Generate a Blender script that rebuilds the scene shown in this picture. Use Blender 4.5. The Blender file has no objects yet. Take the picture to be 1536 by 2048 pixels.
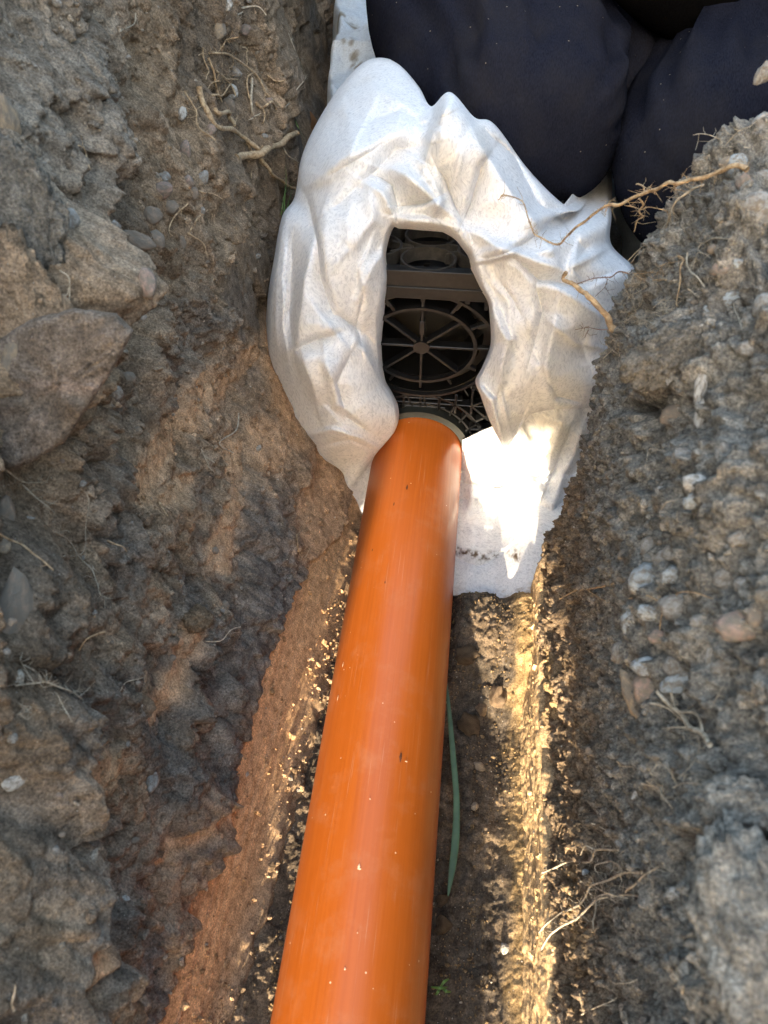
import bpy, bmesh, math, random
import numpy as np
from mathutils import Vector, Matrix

random.seed(7); RNG = np.random.default_rng(7)
scene = bpy.context.scene
col = scene.collection
R = math.radians

# ------------------------------------------------------------------ camera, world, sun, exposure
F_PX = 1480.0
_a = np.array([256, 1648, -1480.]); _b = np.array([22, -1314, -1480.])
WY = _a / np.linalg.norm(_a)
WZ = -(_b - _b.dot(WY) * WY); WZ /= np.linalg.norm(WZ)
WX = np.cross(WY, WZ)
ROT = np.stack([WX, WY, WZ])
CAM = np.array([0.0418, 0.0, 0.6956])
cam_d = bpy.data.cameras.new('camera'); cam = bpy.data.objects.new('camera', cam_d); col.objects.link(cam)
scene.camera = cam
M = Matrix([[*ROT[0], CAM[0]], [*ROT[1], CAM[1]], [*ROT[2], CAM[2]], [0, 0, 0, 1]])
cam.matrix_world = M
cam_d.sensor_fit = 'VERTICAL'; cam_d.sensor_height = 36.0; cam_d.lens = 36.0 * F_PX / 2048.0
cam_d.clip_start = 0.01; cam_d.clip_end = 500
cam_d.dof.use_dof = True; cam_d.dof.focus_distance = 0.80; cam_d.dof.aperture_fstop = 14.0

SUN_EL, SUN_AZ = 8.0, 5.0          # sun low behind the camera, a touch to the left
w = bpy.data.worlds.new('World'); scene.world = w; w.use_nodes = True
nt = w.node_tree; bg = nt.nodes['Background']
sky = nt.nodes.new('ShaderNodeTexSky'); sky.sky_type = 'NISHITA'; sky.sun_disc = False
sky.sun_elevation = R(SUN_EL); sky.sun_rotation = R(180 + SUN_AZ); sky.altitude = 100; sky.dust_density = 3.5; sky.ozone_density = .4
nt.links.new(sky.outputs[0], bg.inputs[0]); bg.inputs[1].default_value = 0.15
sd = bpy.data.lights.new('sun', 'SUN'); sd.energy = 2.0; sd.angle = R(0.5); sd.color = (1.0, 0.83, 0.60)
so = bpy.data.objects.new('sun', sd); col.objects.link(so)
sdir = Vector((-math.sin(R(SUN_AZ)) * math.cos(R(SUN_EL)), -math.cos(R(SUN_AZ)) * math.cos(R(SUN_EL)), math.sin(R(SUN_EL))))
so.rotation_euler = sdir.to_track_quat('Z', 'Y').to_euler()
scene.view_settings.view_transform = 'Standard'; scene.view_settings.look = 'None'
scene.view_settings.exposure = 3.57; scene.view_settings.gamma = 1.0
scene.cycles.max_bounces = 8; scene.cycles.diffuse_bounces = 5

# ------------------------------------------------------------------ helpers
def rays(px, py):
    px = np.asarray(px, float); py = np.asarray(py, float)
    d = np.stack([px - 768., 1024. - py, np.full_like(px, -F_PX)], -1) @ ROT.T
    return d / np.linalg.norm(d, axis=-1, keepdims=True)
def atY(px, py, Y):
    d = rays(px, py); return CAM + d * ((np.asarray(Y, float) - CAM[1]) / d[..., 1])[..., None]
def atZ(px, py, Z):
    d = rays(px, py); return CAM + d * ((np.asarray(Z, float) - CAM[2]) / d[..., 2])[..., None]
def project(P):
    c = (P - CAM) @ ROT
    zz = -c[..., 2]; zs = np.where(zz > 1e-3, zz, 1e9)
    return 768. + F_PX * c[..., 0] / zs, 1024. - F_PX * c[..., 1] / zs, zz
def ss(a, b, x):
    t = np.clip((x - a) / (b - a), 0, 1); return t * t * (3 - 2 * t)

def _h(ix, iy, iz, seed):
    n = (ix.astype(np.uint32) * np.uint32(374761393) + iy.astype(np.uint32) * np.uint32(668265263)
         + iz.astype(np.uint32) * np.uint32(2147483647) + np.uint32((seed * 1274126177) & 0xffffffff))
    n = (n ^ (n >> np.uint32(13))) * np.uint32(1274126177)
    n = (n ^ (n >> np.uint32(16))) * np.uint32(2246822519)
    return n ^ (n >> np.uint32(15))
def vnoise(x, y, z=0.0, seed=0):
    """smooth value noise in -1..1"""
    x = np.asarray(x, float); y = np.asarray(y, float); z = np.zeros_like(x) + z
    xi = np.floor(x).astype(np.int64); yi = np.floor(y).astype(np.int64); zi = np.floor(z).astype(np.int64)
    fx = x - xi; fy = y - yi; fz = z - zi
    fx = fx * fx * (3 - 2 * fx); fy = fy * fy * (3 - 2 * fy); fz = fz * fz * (3 - 2 * fz)
    out = 0
    for dx in (0, 1):
        for dy in (0, 1):
            for dz in (0, 1):
                wgt = (fx if dx else 1 - fx) * (fy if dy else 1 - fy) * (fz if dz else 1 - fz)
                out = out + wgt * (_h(xi + dx, yi + dy, zi + dz, seed) / 4294967295.0)
    return out * 2 - 1
def vn2(x, y, seed=0):
    xi = np.floor(x).astype(np.int64); yi = np.floor(y).astype(np.int64)
    fx = x - xi; fy = y - yi
    fx = fx * fx * (3 - 2 * fx); fy = fy * fy * (3 - 2 * fy); z0 = np.zeros_like(xi)
    out = 0
    for dx in (0, 1):
        for dy in (0, 1):
            out = out + (fx if dx else 1 - fx) * (fy if dy else 1 - fy) * (_h(xi + dx, yi + dy, z0, seed) / 4294967295.0)
    return out * 2 - 1
def fbm2(x, y, octv=4, seed=0, gain=.5):
    s = 0; a = 1; f = 1; n = 0
    for o in range(octv):
        s = s + a * vn2(x * f + o * 17.3, y * f - o * 9.1, seed + o); n += a; a *= gain; f *= 2.03
    return s / n
def worley(x, y, seed=0):
    """F1 distance, F2-F1 and cell random"""
    xi = np.floor(x).astype(np.int64); yi = np.floor(y).astype(np.int64)
    f1 = np.full(x.shape, 9.0); f2 = np.full(x.shape, 9.0); cid = np.zeros(x.shape); z0 = np.zeros_like(xi)
    for dx in (-1, 0, 1):
        for dy in (-1, 0, 1):
            cx = xi + dx; cy = yi + dy
            h = _h(cx, cy, z0, seed); r1 = (h & 0xffff) / 65535.0; r2 = (h >> np.uint32(16)) / 65535.0
            d = np.hypot(cx + r1 - x, cy + r2 - y)
            nearer = d < f1
            f2 = np.where(nearer, f1, np.minimum(f2, d)); cid = np.where(nearer, (r1 * 7.77 + r2 * 3.3) % 1.0, cid)
            f1 = np.where(nearer, d, f1)
    return f1, f2 - f1, cid

def facet(x, y, seed=0):
    """random plane per cell: broken, planar soil faces with crisp edges"""
    xi = np.floor(x).astype(np.int64); yi = np.floor(y).astype(np.int64)
    f1 = np.full(x.shape, 9.0); val = np.zeros(x.shape); z0 = np.zeros_like(xi)
    for dx in (-1, 0, 1):
        for dy in (-1, 0, 1):
            cx = xi + dx; cy = yi + dy; h = _h(cx, cy, z0, seed); r1 = (h & 0xffff) / 65535.0; r2 = (h >> np.uint32(16)) / 65535.0
            ox = x - cx - r1; oy = y - cy - r2; d = np.hypot(ox, oy); h2 = _h(cx, cy, z0, seed + 77); a1 = (h2 & 0xffff) / 65535.0 - .5; a2 = (h2 >> np.uint32(16)) / 65535.0 - .5
            nearer = d < f1; val = np.where(nearer, a1 * ox * 2 + a2 * oy * 2 + (r1 - r2) * .5, val); f1 = np.where(nearer, d, f1)
    return val

def blur(a, it=1):
    for _ in range(it):
        p = np.pad(a, 1, 'edge'); a = (p[:-2, 1:-1] + p[2:, 1:-1] + p[1:-1, :-2] + p[1:-1, 2:] + 2 * p[1:-1, 1:-1]) / 6
    return a

def segdist(px, py, pts):
    """distance from points to a polyline, 0..1 parameter along"""
    best = np.full(np.shape(px), 1e9); par = np.zeros(np.shape(px))
    n = len(pts) - 1
    for i in range(n):
        ax, ay = pts[i]; bx, by = pts[i + 1]
        vx, vy = bx - ax, by - ay; L = vx * vx + vy * vy + 1e-9
        t = np.clip(((px - ax) * vx + (py - ay) * vy) / L, 0, 1)
        d = np.hypot(px - ax - t * vx, py - ay - t * vy)
        m = d < best; best = np.where(m, d, best); par = np.where(m, (i + t) / n, par)
    return best, par

def grid_mesh(name, P, mats, color=None, kind=None, parent=None, flip=False, smooth=True, close_u=False):
    nu, nv = P.shape[:2]
    me = bpy.data.meshes.new(name)
    idx = np.arange(nu * nv).reshape(nu, nv)
    if close_u: idx = np.vstack([idx, idx[:1]])
    q = np.stack([idx[:-1, :-1], idx[1:, :-1], idx[1:, 1:], idx[:-1, 1:]], -1).reshape(-1, 4)
    if flip: q = q[:, ::-1]
    nf = len(q)
    me.vertices.add(nu * nv); me.vertices.foreach_set('co', P.reshape(-1).astype(np.float32))
    me.loops.add(nf * 4); me.loops.foreach_set('vertex_index', q.reshape(-1).astype(np.int32))
    me.polygons.add(nf); me.polygons.foreach_set('loop_start', (np.arange(nf) * 4).astype(np.int32))
    me.polygons.foreach_set('use_smooth', np.full(nf, smooth))
    me.update(calc_edges=True)
    if color is not None: set_color(me, color.reshape(-1, color.shape[-1])[:, :3], color.reshape(-1, 4)[:, 3] if color.shape[-1] == 4 else None)
    me.materials.append(mats)
    o = bpy.data.objects.new(name, me); col.objects.link(o)
    if kind: o['kind'] = kind
    if parent: o.parent = parent
    return o
def set_color(me, c, alpha=None):
    at = me.color_attributes.new('col', 'FLOAT_COLOR', 'POINT')
    cc = np.ones((len(c), 4), np.float32); cc[:, :3] = np.clip(c, 0, 1)
    if alpha is not None: cc[:, 3] = alpha
    at.data.foreach_set('color', cc.reshape(-1))
def raw_mesh(name, V, Fc, mat, parent=None, smooth=False, kind=None, link=True):
    me = bpy.data.meshes.new(name); V = np.asarray(V, np.float32)
    if isinstance(Fc, np.ndarray):
        nf, k = Fc.shape
        me.vertices.add(len(V)); me.vertices.foreach_set('co', V.reshape(-1))
        me.loops.add(nf * k); me.loops.foreach_set('vertex_index', Fc.reshape(-1).astype(np.int32))
        me.polygons.add(nf); me.polygons.foreach_set('loop_start', (np.arange(nf) * k).astype(np.int32))
        me.polygons.foreach_set('use_smooth', np.full(nf, smooth)); me.update(calc_edges=True)
    else:
        me.from_pydata([tuple(map(float, v)) for v in V], [], Fc)
        if smooth: me.polygons.foreach_set('use_smooth', [True] * len(me.polygons))
        me.update()
    me.materials.append(mat)
    if not link: return me
    o = bpy.data.objects.new(name, me); col.objects.link(o)
    if parent: o.parent = parent
    if kind: o['kind'] = kind
    return o
def empty(name, loc=(0, 0, 0)):
    o = bpy.data.objects.new(name, None); col.objects.link(o); o.location = loc; o.empty_display_size = .05; return o
def tag(o, label=None, cat=None, group=None, kind=None):
    if label: o['label'] = label
    if cat: o['category'] = cat
    if group: o['group'] = group
    if kind: o['kind'] = kind
    return o

# ------------------------------------------------------------------ materials
def new_mat(name):
    m = bpy.data.materials.new(name); m.use_nodes = True
    n = m.node_tree; b = n.nodes['Principled BSDF']; return m, n, b
def N(n, typ, **kw):
    x = n.nodes.new(typ)
    for k, v in kw.items():
        if k in x.inputs: x.inputs[k].default_value = v
        else: setattr(x, k, v)
    return x
def mul_color(n, a_out, b_out, fac=1.0):
    x = n.nodes.new('ShaderNodeMix'); x.data_type = 'RGBA'; x.blend_type = 'MULTIPLY'; x.inputs[0].default_value = fac
    n.links.new(a_out, x.inputs[6]); n.links.new(b_out, x.inputs[7]); return x.outputs[2]
def ramp(n, src, stops):
    r = n.nodes.new('ShaderNodeValToRGB'); e = r.color_ramp.elements
    e[0].position = stops[0][0]; e[0].color = (*stops[0][1], 1)
    e[1].position = stops[-1][0]; e[1].color = (*stops[-1][1], 1)
    for p, c in stops[1:-1]:
        k = e.new(p); k.color = (*c, 1)
    n.links.new(src, r.inputs[0]); return r.outputs[0]

def soil_mat():
    m, n, b = new_mat('soil')
    at = N(n, 'ShaderNodeAttribute', attribute_name='col')
    tc = n.nodes.new('ShaderNodeTexCoord')
    n1 = N(n, 'ShaderNodeTexNoise', Scale=650.0, Detail=5.0, Roughness=.7); n.links.new(tc.outputs['Object'], n1.inputs['Vector'])
    r1 = ramp(n, n1.outputs['Fac'], [(.28, (.35, .33, .31)), (.5, (1, 1, 1)), (.72, (1.9, 1.85, 1.75))])
    n2 = N(n, 'ShaderNodeTexNoise', Scale=120.0, Detail=6.0, Roughness=.65); n.links.new(tc.outputs['Object'], n2.inputs['Vector'])
    r2 = ramp(n, n2.outputs['Fac'], [(.3, (.6, .58, .56)), (.7, (1.4, 1.4, 1.4))])
    c = mul_color(n, at.outputs['Color'], r1); c = mul_color(n, c, r2)
    # mineral specks
    v = N(n, 'ShaderNodeTexVoronoi', Scale=330.0); n.links.new(tc.outputs['Object'], v.inputs['Vector'])
    sp = ramp(n, v.outputs['Distance'], [(.0, (1, 1, 1)), (.10, (1, 1, 1)), (.16, (0, 0, 0))])
    wn = N(n, 'ShaderNodeMath', operation='GREATER_THAN'); wn.inputs[1].default_value = .86
    sx = n.nodes.new('ShaderNodeSeparateColor'); n.links.new(v.outputs['Color'], sx.inputs[0]); n.links.new(sx.outputs[0], wn.inputs[0])
    mm = N(n, 'ShaderNodeMath', operation='MULTIPLY'); n.links.new(sp, mm.inputs[0]); n.links.new(wn.outputs[0], mm.inputs[1])
    mx = n.nodes.new('ShaderNodeMix'); mx.data_type = 'RGBA'; n.links.new(mm.outputs[0], mx.inputs[0]); n.links.new(c, mx.inputs[6]); mx.inputs[7].default_value = (.42, .38, .32, 1)
    n.links.new(mx.outputs[2], b.inputs['Base Color'])
    b.inputs['Roughness'].default_value = .95; b.inputs['Specular IOR Level'].default_value = .08
    bp = N(n, 'ShaderNodeBump', Strength=1.0, Distance=.002); n.links.new(at.outputs['Alpha'], bp.inputs['Strength']); n.links.new(n1.outputs['Fac'], bp.inputs['Height'])
    bp2 = N(n, 'ShaderNodeBump', Strength=.8, Distance=.0045); n.links.new(at.outputs['Alpha'], bp2.inputs['Strength']); n.links.new(n2.outputs['Fac'], bp2.inputs['Height']); n.links.new(bp.outputs[0], bp2.inputs['Normal'])
    n.links.new(bp2.outputs[0], b.inputs['Normal'])
    return m
SOIL = soil_mat()

def rock_mat(name, base, var=.5, rough=.75, soilmix=.5, scale=60):
    m, n, b = new_mat(name)
    tc = n.nodes.new('ShaderNodeTexCoord'); oi = n.nodes.new('ShaderNodeObjectInfo')
    ad = N(n, 'ShaderNodeVectorMath', operation='ADD'); n.links.new(tc.outputs['Object'], ad.inputs[0])
    cx = n.nodes.new('ShaderNodeCombineXYZ'); mu = N(n, 'ShaderNodeMath', operation='MULTIPLY'); mu.inputs[1].default_value = 50
    n.links.new(oi.outputs['Random'], mu.inputs[0]); n.links.new(mu.outputs[0], cx.inputs[0]); n.links.new(cx.outputs[0], ad.inputs[1])
    n1 = N(n, 'ShaderNodeTexNoise', Scale=1.6, Detail=7.0, Roughness=.65); n.links.new(ad.outputs[0], n1.inputs['Vector'])
    lo = tuple(x * (1 - var) for x in base); hi = tuple(min(1, x * (1 + var)) for x in base)
    c = ramp(n, n1.outputs['Fac'], [(.3, lo), (.7, hi)])
    n2 = N(n, 'ShaderNodeTexNoise', Scale=2.3, Detail=6.0, Roughness=.7); n.links.new(ad.outputs[0], n2.inputs['Vector'])
    f = ramp(n, n2.outputs['Fac'], [(.56 - .28 * soilmix, (0, 0, 0)), (.66 - .2 * soilmix, (1, 1, 1))])
    mx = n.nodes.new('ShaderNodeMix'); mx.data_type = 'RGBA'; n.links.new(f, mx.inputs[0]); n.links.new(c, mx.inputs[6]); mx.inputs[7].default_value = (.17, .145, .115, 1)
    n.links.new(mx.outputs[2], b.inputs['Base Color']); b.inputs['Roughness'].default_value = rough
    bp = N(n, 'ShaderNodeBump', Strength=.35, Distance=.1); n.links.new(n1.outputs['Fac'], bp.inputs['Height']); n.links.new(bp.outputs[0], b.inputs['Normal'])
    return m
STONE = {
    'grey': rock_mat('stone_grey', (.27, .265, .25), .35, .65, .5),
    'blue': rock_mat('stone_bluegrey', (.31, .34, .35), .3, .6, .35),
    'white': rock_mat('stone_white', (.42, .41, .38), .3, .55, .3),
    'pink': rock_mat('stone_pink', (.30, .21, .17), .35, .65, .55),
    'tan': rock_mat('stone_tan', (.30, .23, .15), .35, .7, .55),
    'brown': rock_mat('stone_brown', (.24, .18, .13), .4, .8, .6),
}
def root_mat(name, c1, c2):
    m, n, b = new_mat(name)
    tc = n.nodes.new('ShaderNodeTexCoord')
    n1 = N(n, 'ShaderNodeTexNoise', Scale=260.0, Detail=6.0, Roughness=.65); n.links.new(tc.outputs['Object'], n1.inputs['Vector'])
    c = ramp(n, n1.outputs['Fac'], [(.25, tuple(x * .7 for x in c1)), (.42, c1), (.66, c2)]); n.links.new(c, b.inputs['Base Color'])
    b.inputs['Roughness'].default_value = .75
    bp = N(n, 'ShaderNodeBump', Strength=.6, Distance=.001); n.links.new(n1.outputs['Fac'], bp.inputs['Height']); n.links.new(bp.outputs[0], b.inputs['Normal'])
    return m
ROOT = root_mat('root_bark', (.26, .17, .09), (.55, .42, .26))
ROOTP = root_mat('root_pale', (.30, .25, .18), (.55, .48, .37))
ROOTR = root_mat('root_red', (.16, .09, .06), (.30, .19, .13))

def pipe_mat():
    m, n, b = new_mat('orange_pvc')
    tc = n.nodes.new('ShaderNodeTexCoord')
    mp = N(n, 'ShaderNodeMapping'); mp.inputs['Scale'].default_value = (420, 6, 420); n.links.new(tc.outputs['Object'], mp.inputs['Vector'])
    n1 = N(n, 'ShaderNodeTexNoise', Scale=1.0, Detail=4.0, Roughness=.6); n.links.new(mp.outputs[0], n1.inputs['Vector'])
    c = ramp(n, n1.outputs['Fac'], [(.25, (.37, .082, .007)), (.5, (.41, .094, .009)), (.75, (.445, .107, .012))])
    # dust and scuffs
    n2 = N(n, 'ShaderNodeTexNoise', Scale=26.0, Detail=8.0, Roughness=.75); n.links.new(tc.outputs['Object'], n2.inputs['Vector'])
    f2a = ramp(n, n2.outputs['Fac'], [(.52, (0, 0, 0)), (.82, (.32, .32, .32))])
    mp3 = N(n, 'ShaderNodeMapping'); mp3.inputs['Scale'].default_value = (900, 14, 900); mp3.inputs['Rotation'].default_value = (.0, .0, .05); n.links.new(tc.outputs['Object'], mp3.inputs['Vector'])
    n3 = N(n, 'ShaderNodeTexNoise', Scale=1.0, Detail=2.0); n.links.new(mp3.outputs[0], n3.inputs['Vector'])
    f3 = ramp(n, n3.outputs['Fac'], [(.66, (0, 0, 0)), (.72, (.35, .35, .35))])
    ng = N(n, 'ShaderNodeTexNoise', Scale=1400.0, Detail=1.0); n.links.new(tc.outputs['Object'], ng.inputs['Vector'])
    f4 = ramp(n, ng.outputs['Fac'], [(.73, (0, 0, 0)), (.80, (.3, .3, .3))])
    a1 = n.nodes.new('ShaderNodeMix'); a1.data_type = 'RGBA'; a1.blend_type = 'ADD'; a1.inputs[0].default_value = 1; n.links.new(f2a, a1.inputs[6]); n.links.new(f3, a1.inputs[7])
    a2 = n.nodes.new('ShaderNodeMix'); a2.data_type = 'RGBA'; a2.blend_type = 'ADD'; a2.inputs[0].default_value = 1; n.links.new(a1.outputs[2], a2.inputs[6]); n.links.new(f4, a2.inputs[7]); f2 = a2.outputs[2]
    mx = n.nodes.new('ShaderNodeMix'); mx.data_type = 'RGBA'; n.links.new(f2, mx.inputs[0]); n.links.new(c, mx.inputs[6]); mx.inputs[7].default_value = (.48, .26, .15, 1)
    v = N(n, 'ShaderNodeTexVoronoi', Scale=170.0); n.links.new(tc.outputs['Object'], v.inputs['Vector'])
    sp = ramp(n, v.outputs['Distance'], [(.0, (1, 1, 1)), (.08, (1, 1, 1)), (.13, (0, 0, 0))])
    sx = n.nodes.new('ShaderNodeSeparateColor'); n.links.new(v.outputs['Color'], sx.inputs[0])
    g = N(n, 'ShaderNodeMath', operation='GREATER_THAN'); g.inputs[1].default_value = .95; n.links.new(sx.outputs[0], g.inputs[0])
    mm = N(n, 'ShaderNodeMath', operation='MULTIPLY'); n.links.new(sp, mm.inputs[0]); n.links.new(g.outputs[0], mm.inputs[1])
    m3 = n.nodes.new('ShaderNodeMix'); m3.data_type = 'RGBA'; n.links.new(mm.outputs[0], m3.inputs[0]); n.links.new(mx.outputs[2], m3.inputs[6]); m3.inputs[7].default_value = (.75, .5, .32, 1)
    n.links.new(m3.outputs[2], b.inputs['Base Color'])
    rr = N(n, 'ShaderNodeMapRange'); rr.inputs['To Min'].default_value = .24; rr.inputs['To Max'].default_value = .5
    n.links.new(n2.outputs['Fac'], rr.inputs['Value']); n.links.new(rr.outputs[0], b.inputs['Roughness'])
    b.inputs['IOR'].default_value = 1.53
    bp = N(n, 'ShaderNodeBump', Strength=.12, Distance=.0006); n.links.new(n1.outputs['Fac'], bp.inputs['Height']); n.links.new(bp.outputs[0], b.inputs['Normal'])
    return m
PIPE = pipe_mat()
def plastic(name, c, rough=.45, dust=.3, dustc=(.16, .13, .10)):
    m, n, b = new_mat(name)
    tc = n.nodes.new('ShaderNodeTexCoord'); gm = n.nodes.new('ShaderNodeNewGeometry')
    n1 = N(n, 'ShaderNodeTexNoise', Scale=140.0, Detail=7.0, Roughness=.7); n.links.new(tc.outputs['Object'], n1.inputs['Vector'])
    f = ramp(n, n1.outputs['Fac'], [(.45, (0, 0, 0)), (.75, (dust, dust, dust))])
    mx = n.nodes.new('ShaderNodeMix'); mx.data_type = 'RGBA'; n.links.new(f, mx.inputs[0]); mx.inputs[6].default_value = (*c, 1); mx.inputs[7].default_value = (*dustc, 1)
    n.links.new(mx.outputs[2], b.inputs['Base Color']); b.inputs['Roughness'].default_value = rough
    return m
BLACK = plastic('black_plastic', (.0018, .0018, .002), .5, .02)
RIB = plastic('dusty_black_plastic', (.0055, .0056, .0060), .42, .3, (.055, .052, .050))
GRILLE = plastic('grey_black_plastic', (.035, .034, .033), .4, .5, (.14, .13, .12))
GREY = plastic('green_grey_rubber', (.009, .011, .009), .6, .2, (.045, .045, .035))

def fabric_mat():
    m, n, b = new_mat('geotextile')
    tc = n.nodes.new('ShaderNodeTexCoord')
    w0 = N(n, 'ShaderNodeTexNoise', Scale=22.0, Detail=2.0, Roughness=.5); n.links.new(tc.outputs['Object'], w0.inputs['Vector'])
    mm = N(n, 'ShaderNodeVectorMath', operation='MULTIPLY_ADD'); n.links.new(w0.outputs['Color'], mm.inputs[0]); mm.inputs[1].default_value = (.035, .035, .035)
    n.links.new(tc.outputs['Object'], mm.inputs[2])
    mp = N(n, 'ShaderNodeMapping'); mp.inputs['Scale'].default_value = (400, 400, 210); n.links.new(mm.outputs[0], mp.inputs['Vector'])
    n1 = N(n, 'ShaderNodeTexNoise', Scale=1.0, Detail=3.0, Roughness=.55, Distortion=.9); n.links.new(mp.outputs[0], n1.inputs['Vector'])
    c = ramp(n, n1.outputs['Fac'], [(.33, (.72, .735, .76)), (.46, (.86, .875, .90)), (.58, (.96, .97, .985))])
    n2 = N(n, 'ShaderNodeTexNoise', Scale=15.0, Detail=5.0, Roughness=.6); n.links.new(tc.outputs['Object'], n2.inputs['Vector'])
    t = ramp(n, n2.outputs['Fac'], [(.5, (1, 1, 1)), (.85, (.97, .955, .93))])
    c = mul_color(n, c, t)
    at = N(n, 'ShaderNodeAttribute', attribute_name='col'); c = mul_color(n, c, at.outputs['Color'])
    tr = n.nodes.new('ShaderNodeBsdfTranslucent'); n.links.new(c, tr.inputs[0])
    n.links.new(c, b.inputs['Base Color']); b.inputs['Roughness'].default_value = .8; b.inputs['Specular IOR Level'].default_value = .25
    b.inputs['Sheen Weight'].default_value = .1
    bp = N(n, 'ShaderNodeBump', Strength=.4, Distance=.0008); n.links.new(n1.outputs['Fac'], bp.inputs['Height'])
    n.links.new(bp.outputs[0], b.inputs['Normal']); n.links.new(bp.outputs[0], tr.inputs['Normal'])
    ms = n.nodes.new('ShaderNodeMixShader'); ms.inputs[0].default_value = .35
    n.links.new(b.outputs[0], ms.inputs[1]); n.links.new(tr.outputs[0], ms.inputs[2]); n.links.new(ms.outputs[0], n.nodes['Material Output'].inputs[0])
    return m
FAB = fabric_mat()
def cloth_mat(name, c, dust=(.06, .045, .035), knit=900):
    m, n, b = new_mat(name)
    tc = n.nodes.new('ShaderNodeTexCoord')
    mp = N(n, 'ShaderNodeMapping'); mp.inputs['Scale'].default_value = (knit, knit * .35, knit * .35); n.links.new(tc.outputs['Object'], mp.inputs['Vector'])
    n1 = N(n, 'ShaderNodeTexNoise', Scale=1.0, Detail=2.0); n.links.new(mp.outputs[0], n1.inputs['Vector'])
    n2 = N(n, 'ShaderNodeTexNoise', Scale=11.0, Detail=6.0, Roughness=.6); n.links.new(tc.outputs['Object'], n2.inputs['Vector'])
    c0 = ramp(n, n1.outputs['Fac'], [(.3, tuple(x * .7 for x in c)), (.7, tuple(x * 1.3 for x in c))])
    f = ramp(n, n2.outputs['Fac'], [(.45, (0, 0, 0)), (.75, (.45, .45, .45))])
    mx = n.nodes.new('ShaderNodeMix'); mx.data_type = 'RGBA'; n.links.new(f, mx.inputs[0]); n.links.new(c0, mx.inputs[6]); mx.inputs[7].default_value = (*dust, 1)
    v = N(n, 'ShaderNodeTexVoronoi', Scale=110.0); n.links.new(tc.outputs['Object'], v.inputs['Vector'])
    sp = ramp(n, v.outputs['Distance'], [(.0, (1, 1, 1)), (.07, (1, 1, 1)), (.10, (0, 0, 0))])
    sx = n.nodes.new('ShaderNodeSeparateColor'); n.links.new(v.outputs['Color'], sx.inputs[0])
    g = N(n, 'ShaderNodeMath', operation='GREATER_THAN'); g.inputs[1].default_value = .86; n.links.new(sx.outputs[0], g.inputs[0])
    mu = N(n, 'ShaderNodeMath', operation='MULTIPLY'); n.links.new(sp, mu.inputs[0]); n.links.new(g.outputs[0], mu.inputs[1])
    m3 = n.nodes.new('ShaderNodeMix'); m3.data_type = 'RGBA'; n.links.new(mu.outputs[0], m3.inputs[0]); n.links.new(mx.outputs[2], m3.inputs[6]); m3.inputs[7].default_value = (.2, .17, .13, 1)
    n.links.new(m3.outputs[2], b.inputs['Base Color']); b.inputs['Roughness'].default_value = 1.0; b.inputs['Specular IOR Level'].default_value = .0
    b.inputs['Sheen Weight'].default_value = .0; b.inputs['Sheen Roughness'].default_value = .6
    bp = N(n, 'ShaderNodeBump', Strength=.4, Distance=.0008); n.links.new(n1.outputs['Fac'], bp.inputs['Height']); n.links.new(bp.outputs[0], b.inputs['Normal'])
    return m
NAVY = cloth_mat('navy_fleece', (.0125, .0140, .0225), (.032, .030, .030))
DARK = cloth_mat('black_knit', (.005, .005, .0055), (.009, .009, .009))
def flat_mat(name, c, rough=.6):
    m, n, b = new_mat(name)
    tc = n.nodes.new('ShaderNodeTexCoord'); n1 = N(n, 'ShaderNodeTexNoise', Scale=60.0, Detail=5.0); n.links.new(tc.outputs['Object'], n1.inputs['Vector'])
    cc = ramp(n, n1.outputs['Fac'], [(.3, tuple(x * .7 for x in c)), (.7, tuple(min(1, x * 1.3) for x in c))]); n.links.new(cc, b.inputs['Base Color'])
    b.inputs['Roughness'].default_value = rough; return m
SKIN = flat_mat('skin', (.45, .26, .18), .5); HAIR = flat_mat('hair', (.04, .025, .015), .6)
LEAF = flat_mat('leaf_green', (.07, .13, .07), .5); GRASS = flat_mat('grass_green', (.10, .20, .04), .5); WOOD = flat_mat('added_fence_wood', (.22, .15, .09), .8)
DRYLEAF = flat_mat('dry_leaf', (.22, .12, .06), .7); BOOT = flat_mat('boot_leather', (.05, .04, .035), .6)

# ================================================================== THE TRENCH
SOILC = {
    'dark': np.array([.085, .070, .055]), 'brown': np.array([.18, .135, .092]), 'clay': np.array([.25, .175, .115]),
    'pale': np.array([.30, .28, .245]), 'grey': np.array([.185, .172, .150]), 'blue': np.array([.092, .087, .080]), 'sun_gold': np.array([.36, .25, .125]), 'tan': np.array([.30, .22, .15]),  # golden entry: sandy soil with the low sun's warmth put into the colour
}
def mixc(c, m, target): return c * (1 - m[..., None]) + target * m[..., None]

# ---- left side -----------------------------------------------------
zk = np.array([-.03, .0, .03, .09, .12, .22, .40, .60, .80, .92])
xn = -np.array([.092, .097, .108, .129, .134, .148, .172, .205, .27, .34])     # near the camera
xf = -np.array([.055, .062, .082, .112, .124, .180, .205, .245, .31, .38])     # by the crate
def WL(y, z):
    f = ss(.0, .55, y)
    return np.interp(z, zk, xn) * (1 - f) + np.interp(z, zk, xf) * f - .085 * ss(.95, 1.3, y) * ss(.6, .3, z)
ya = np.concatenate([np.linspace(-.05, 0, 20, endpoint=False), np.linspace(0, .95, 690, endpoint=False), np.linspace(.95, 2.3, 130)])
za = np.concatenate([np.linspace(-.02, .62, 470, endpoint=False), np.linspace(.62, .92, 40)])
YY, ZZ = np.meshgrid(ya, za, indexing='ij')
X0 = WL(YY, ZZ)
base = np.stack([X0, YY, ZZ], -1)
PX, PY, _ = project(base)
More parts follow.
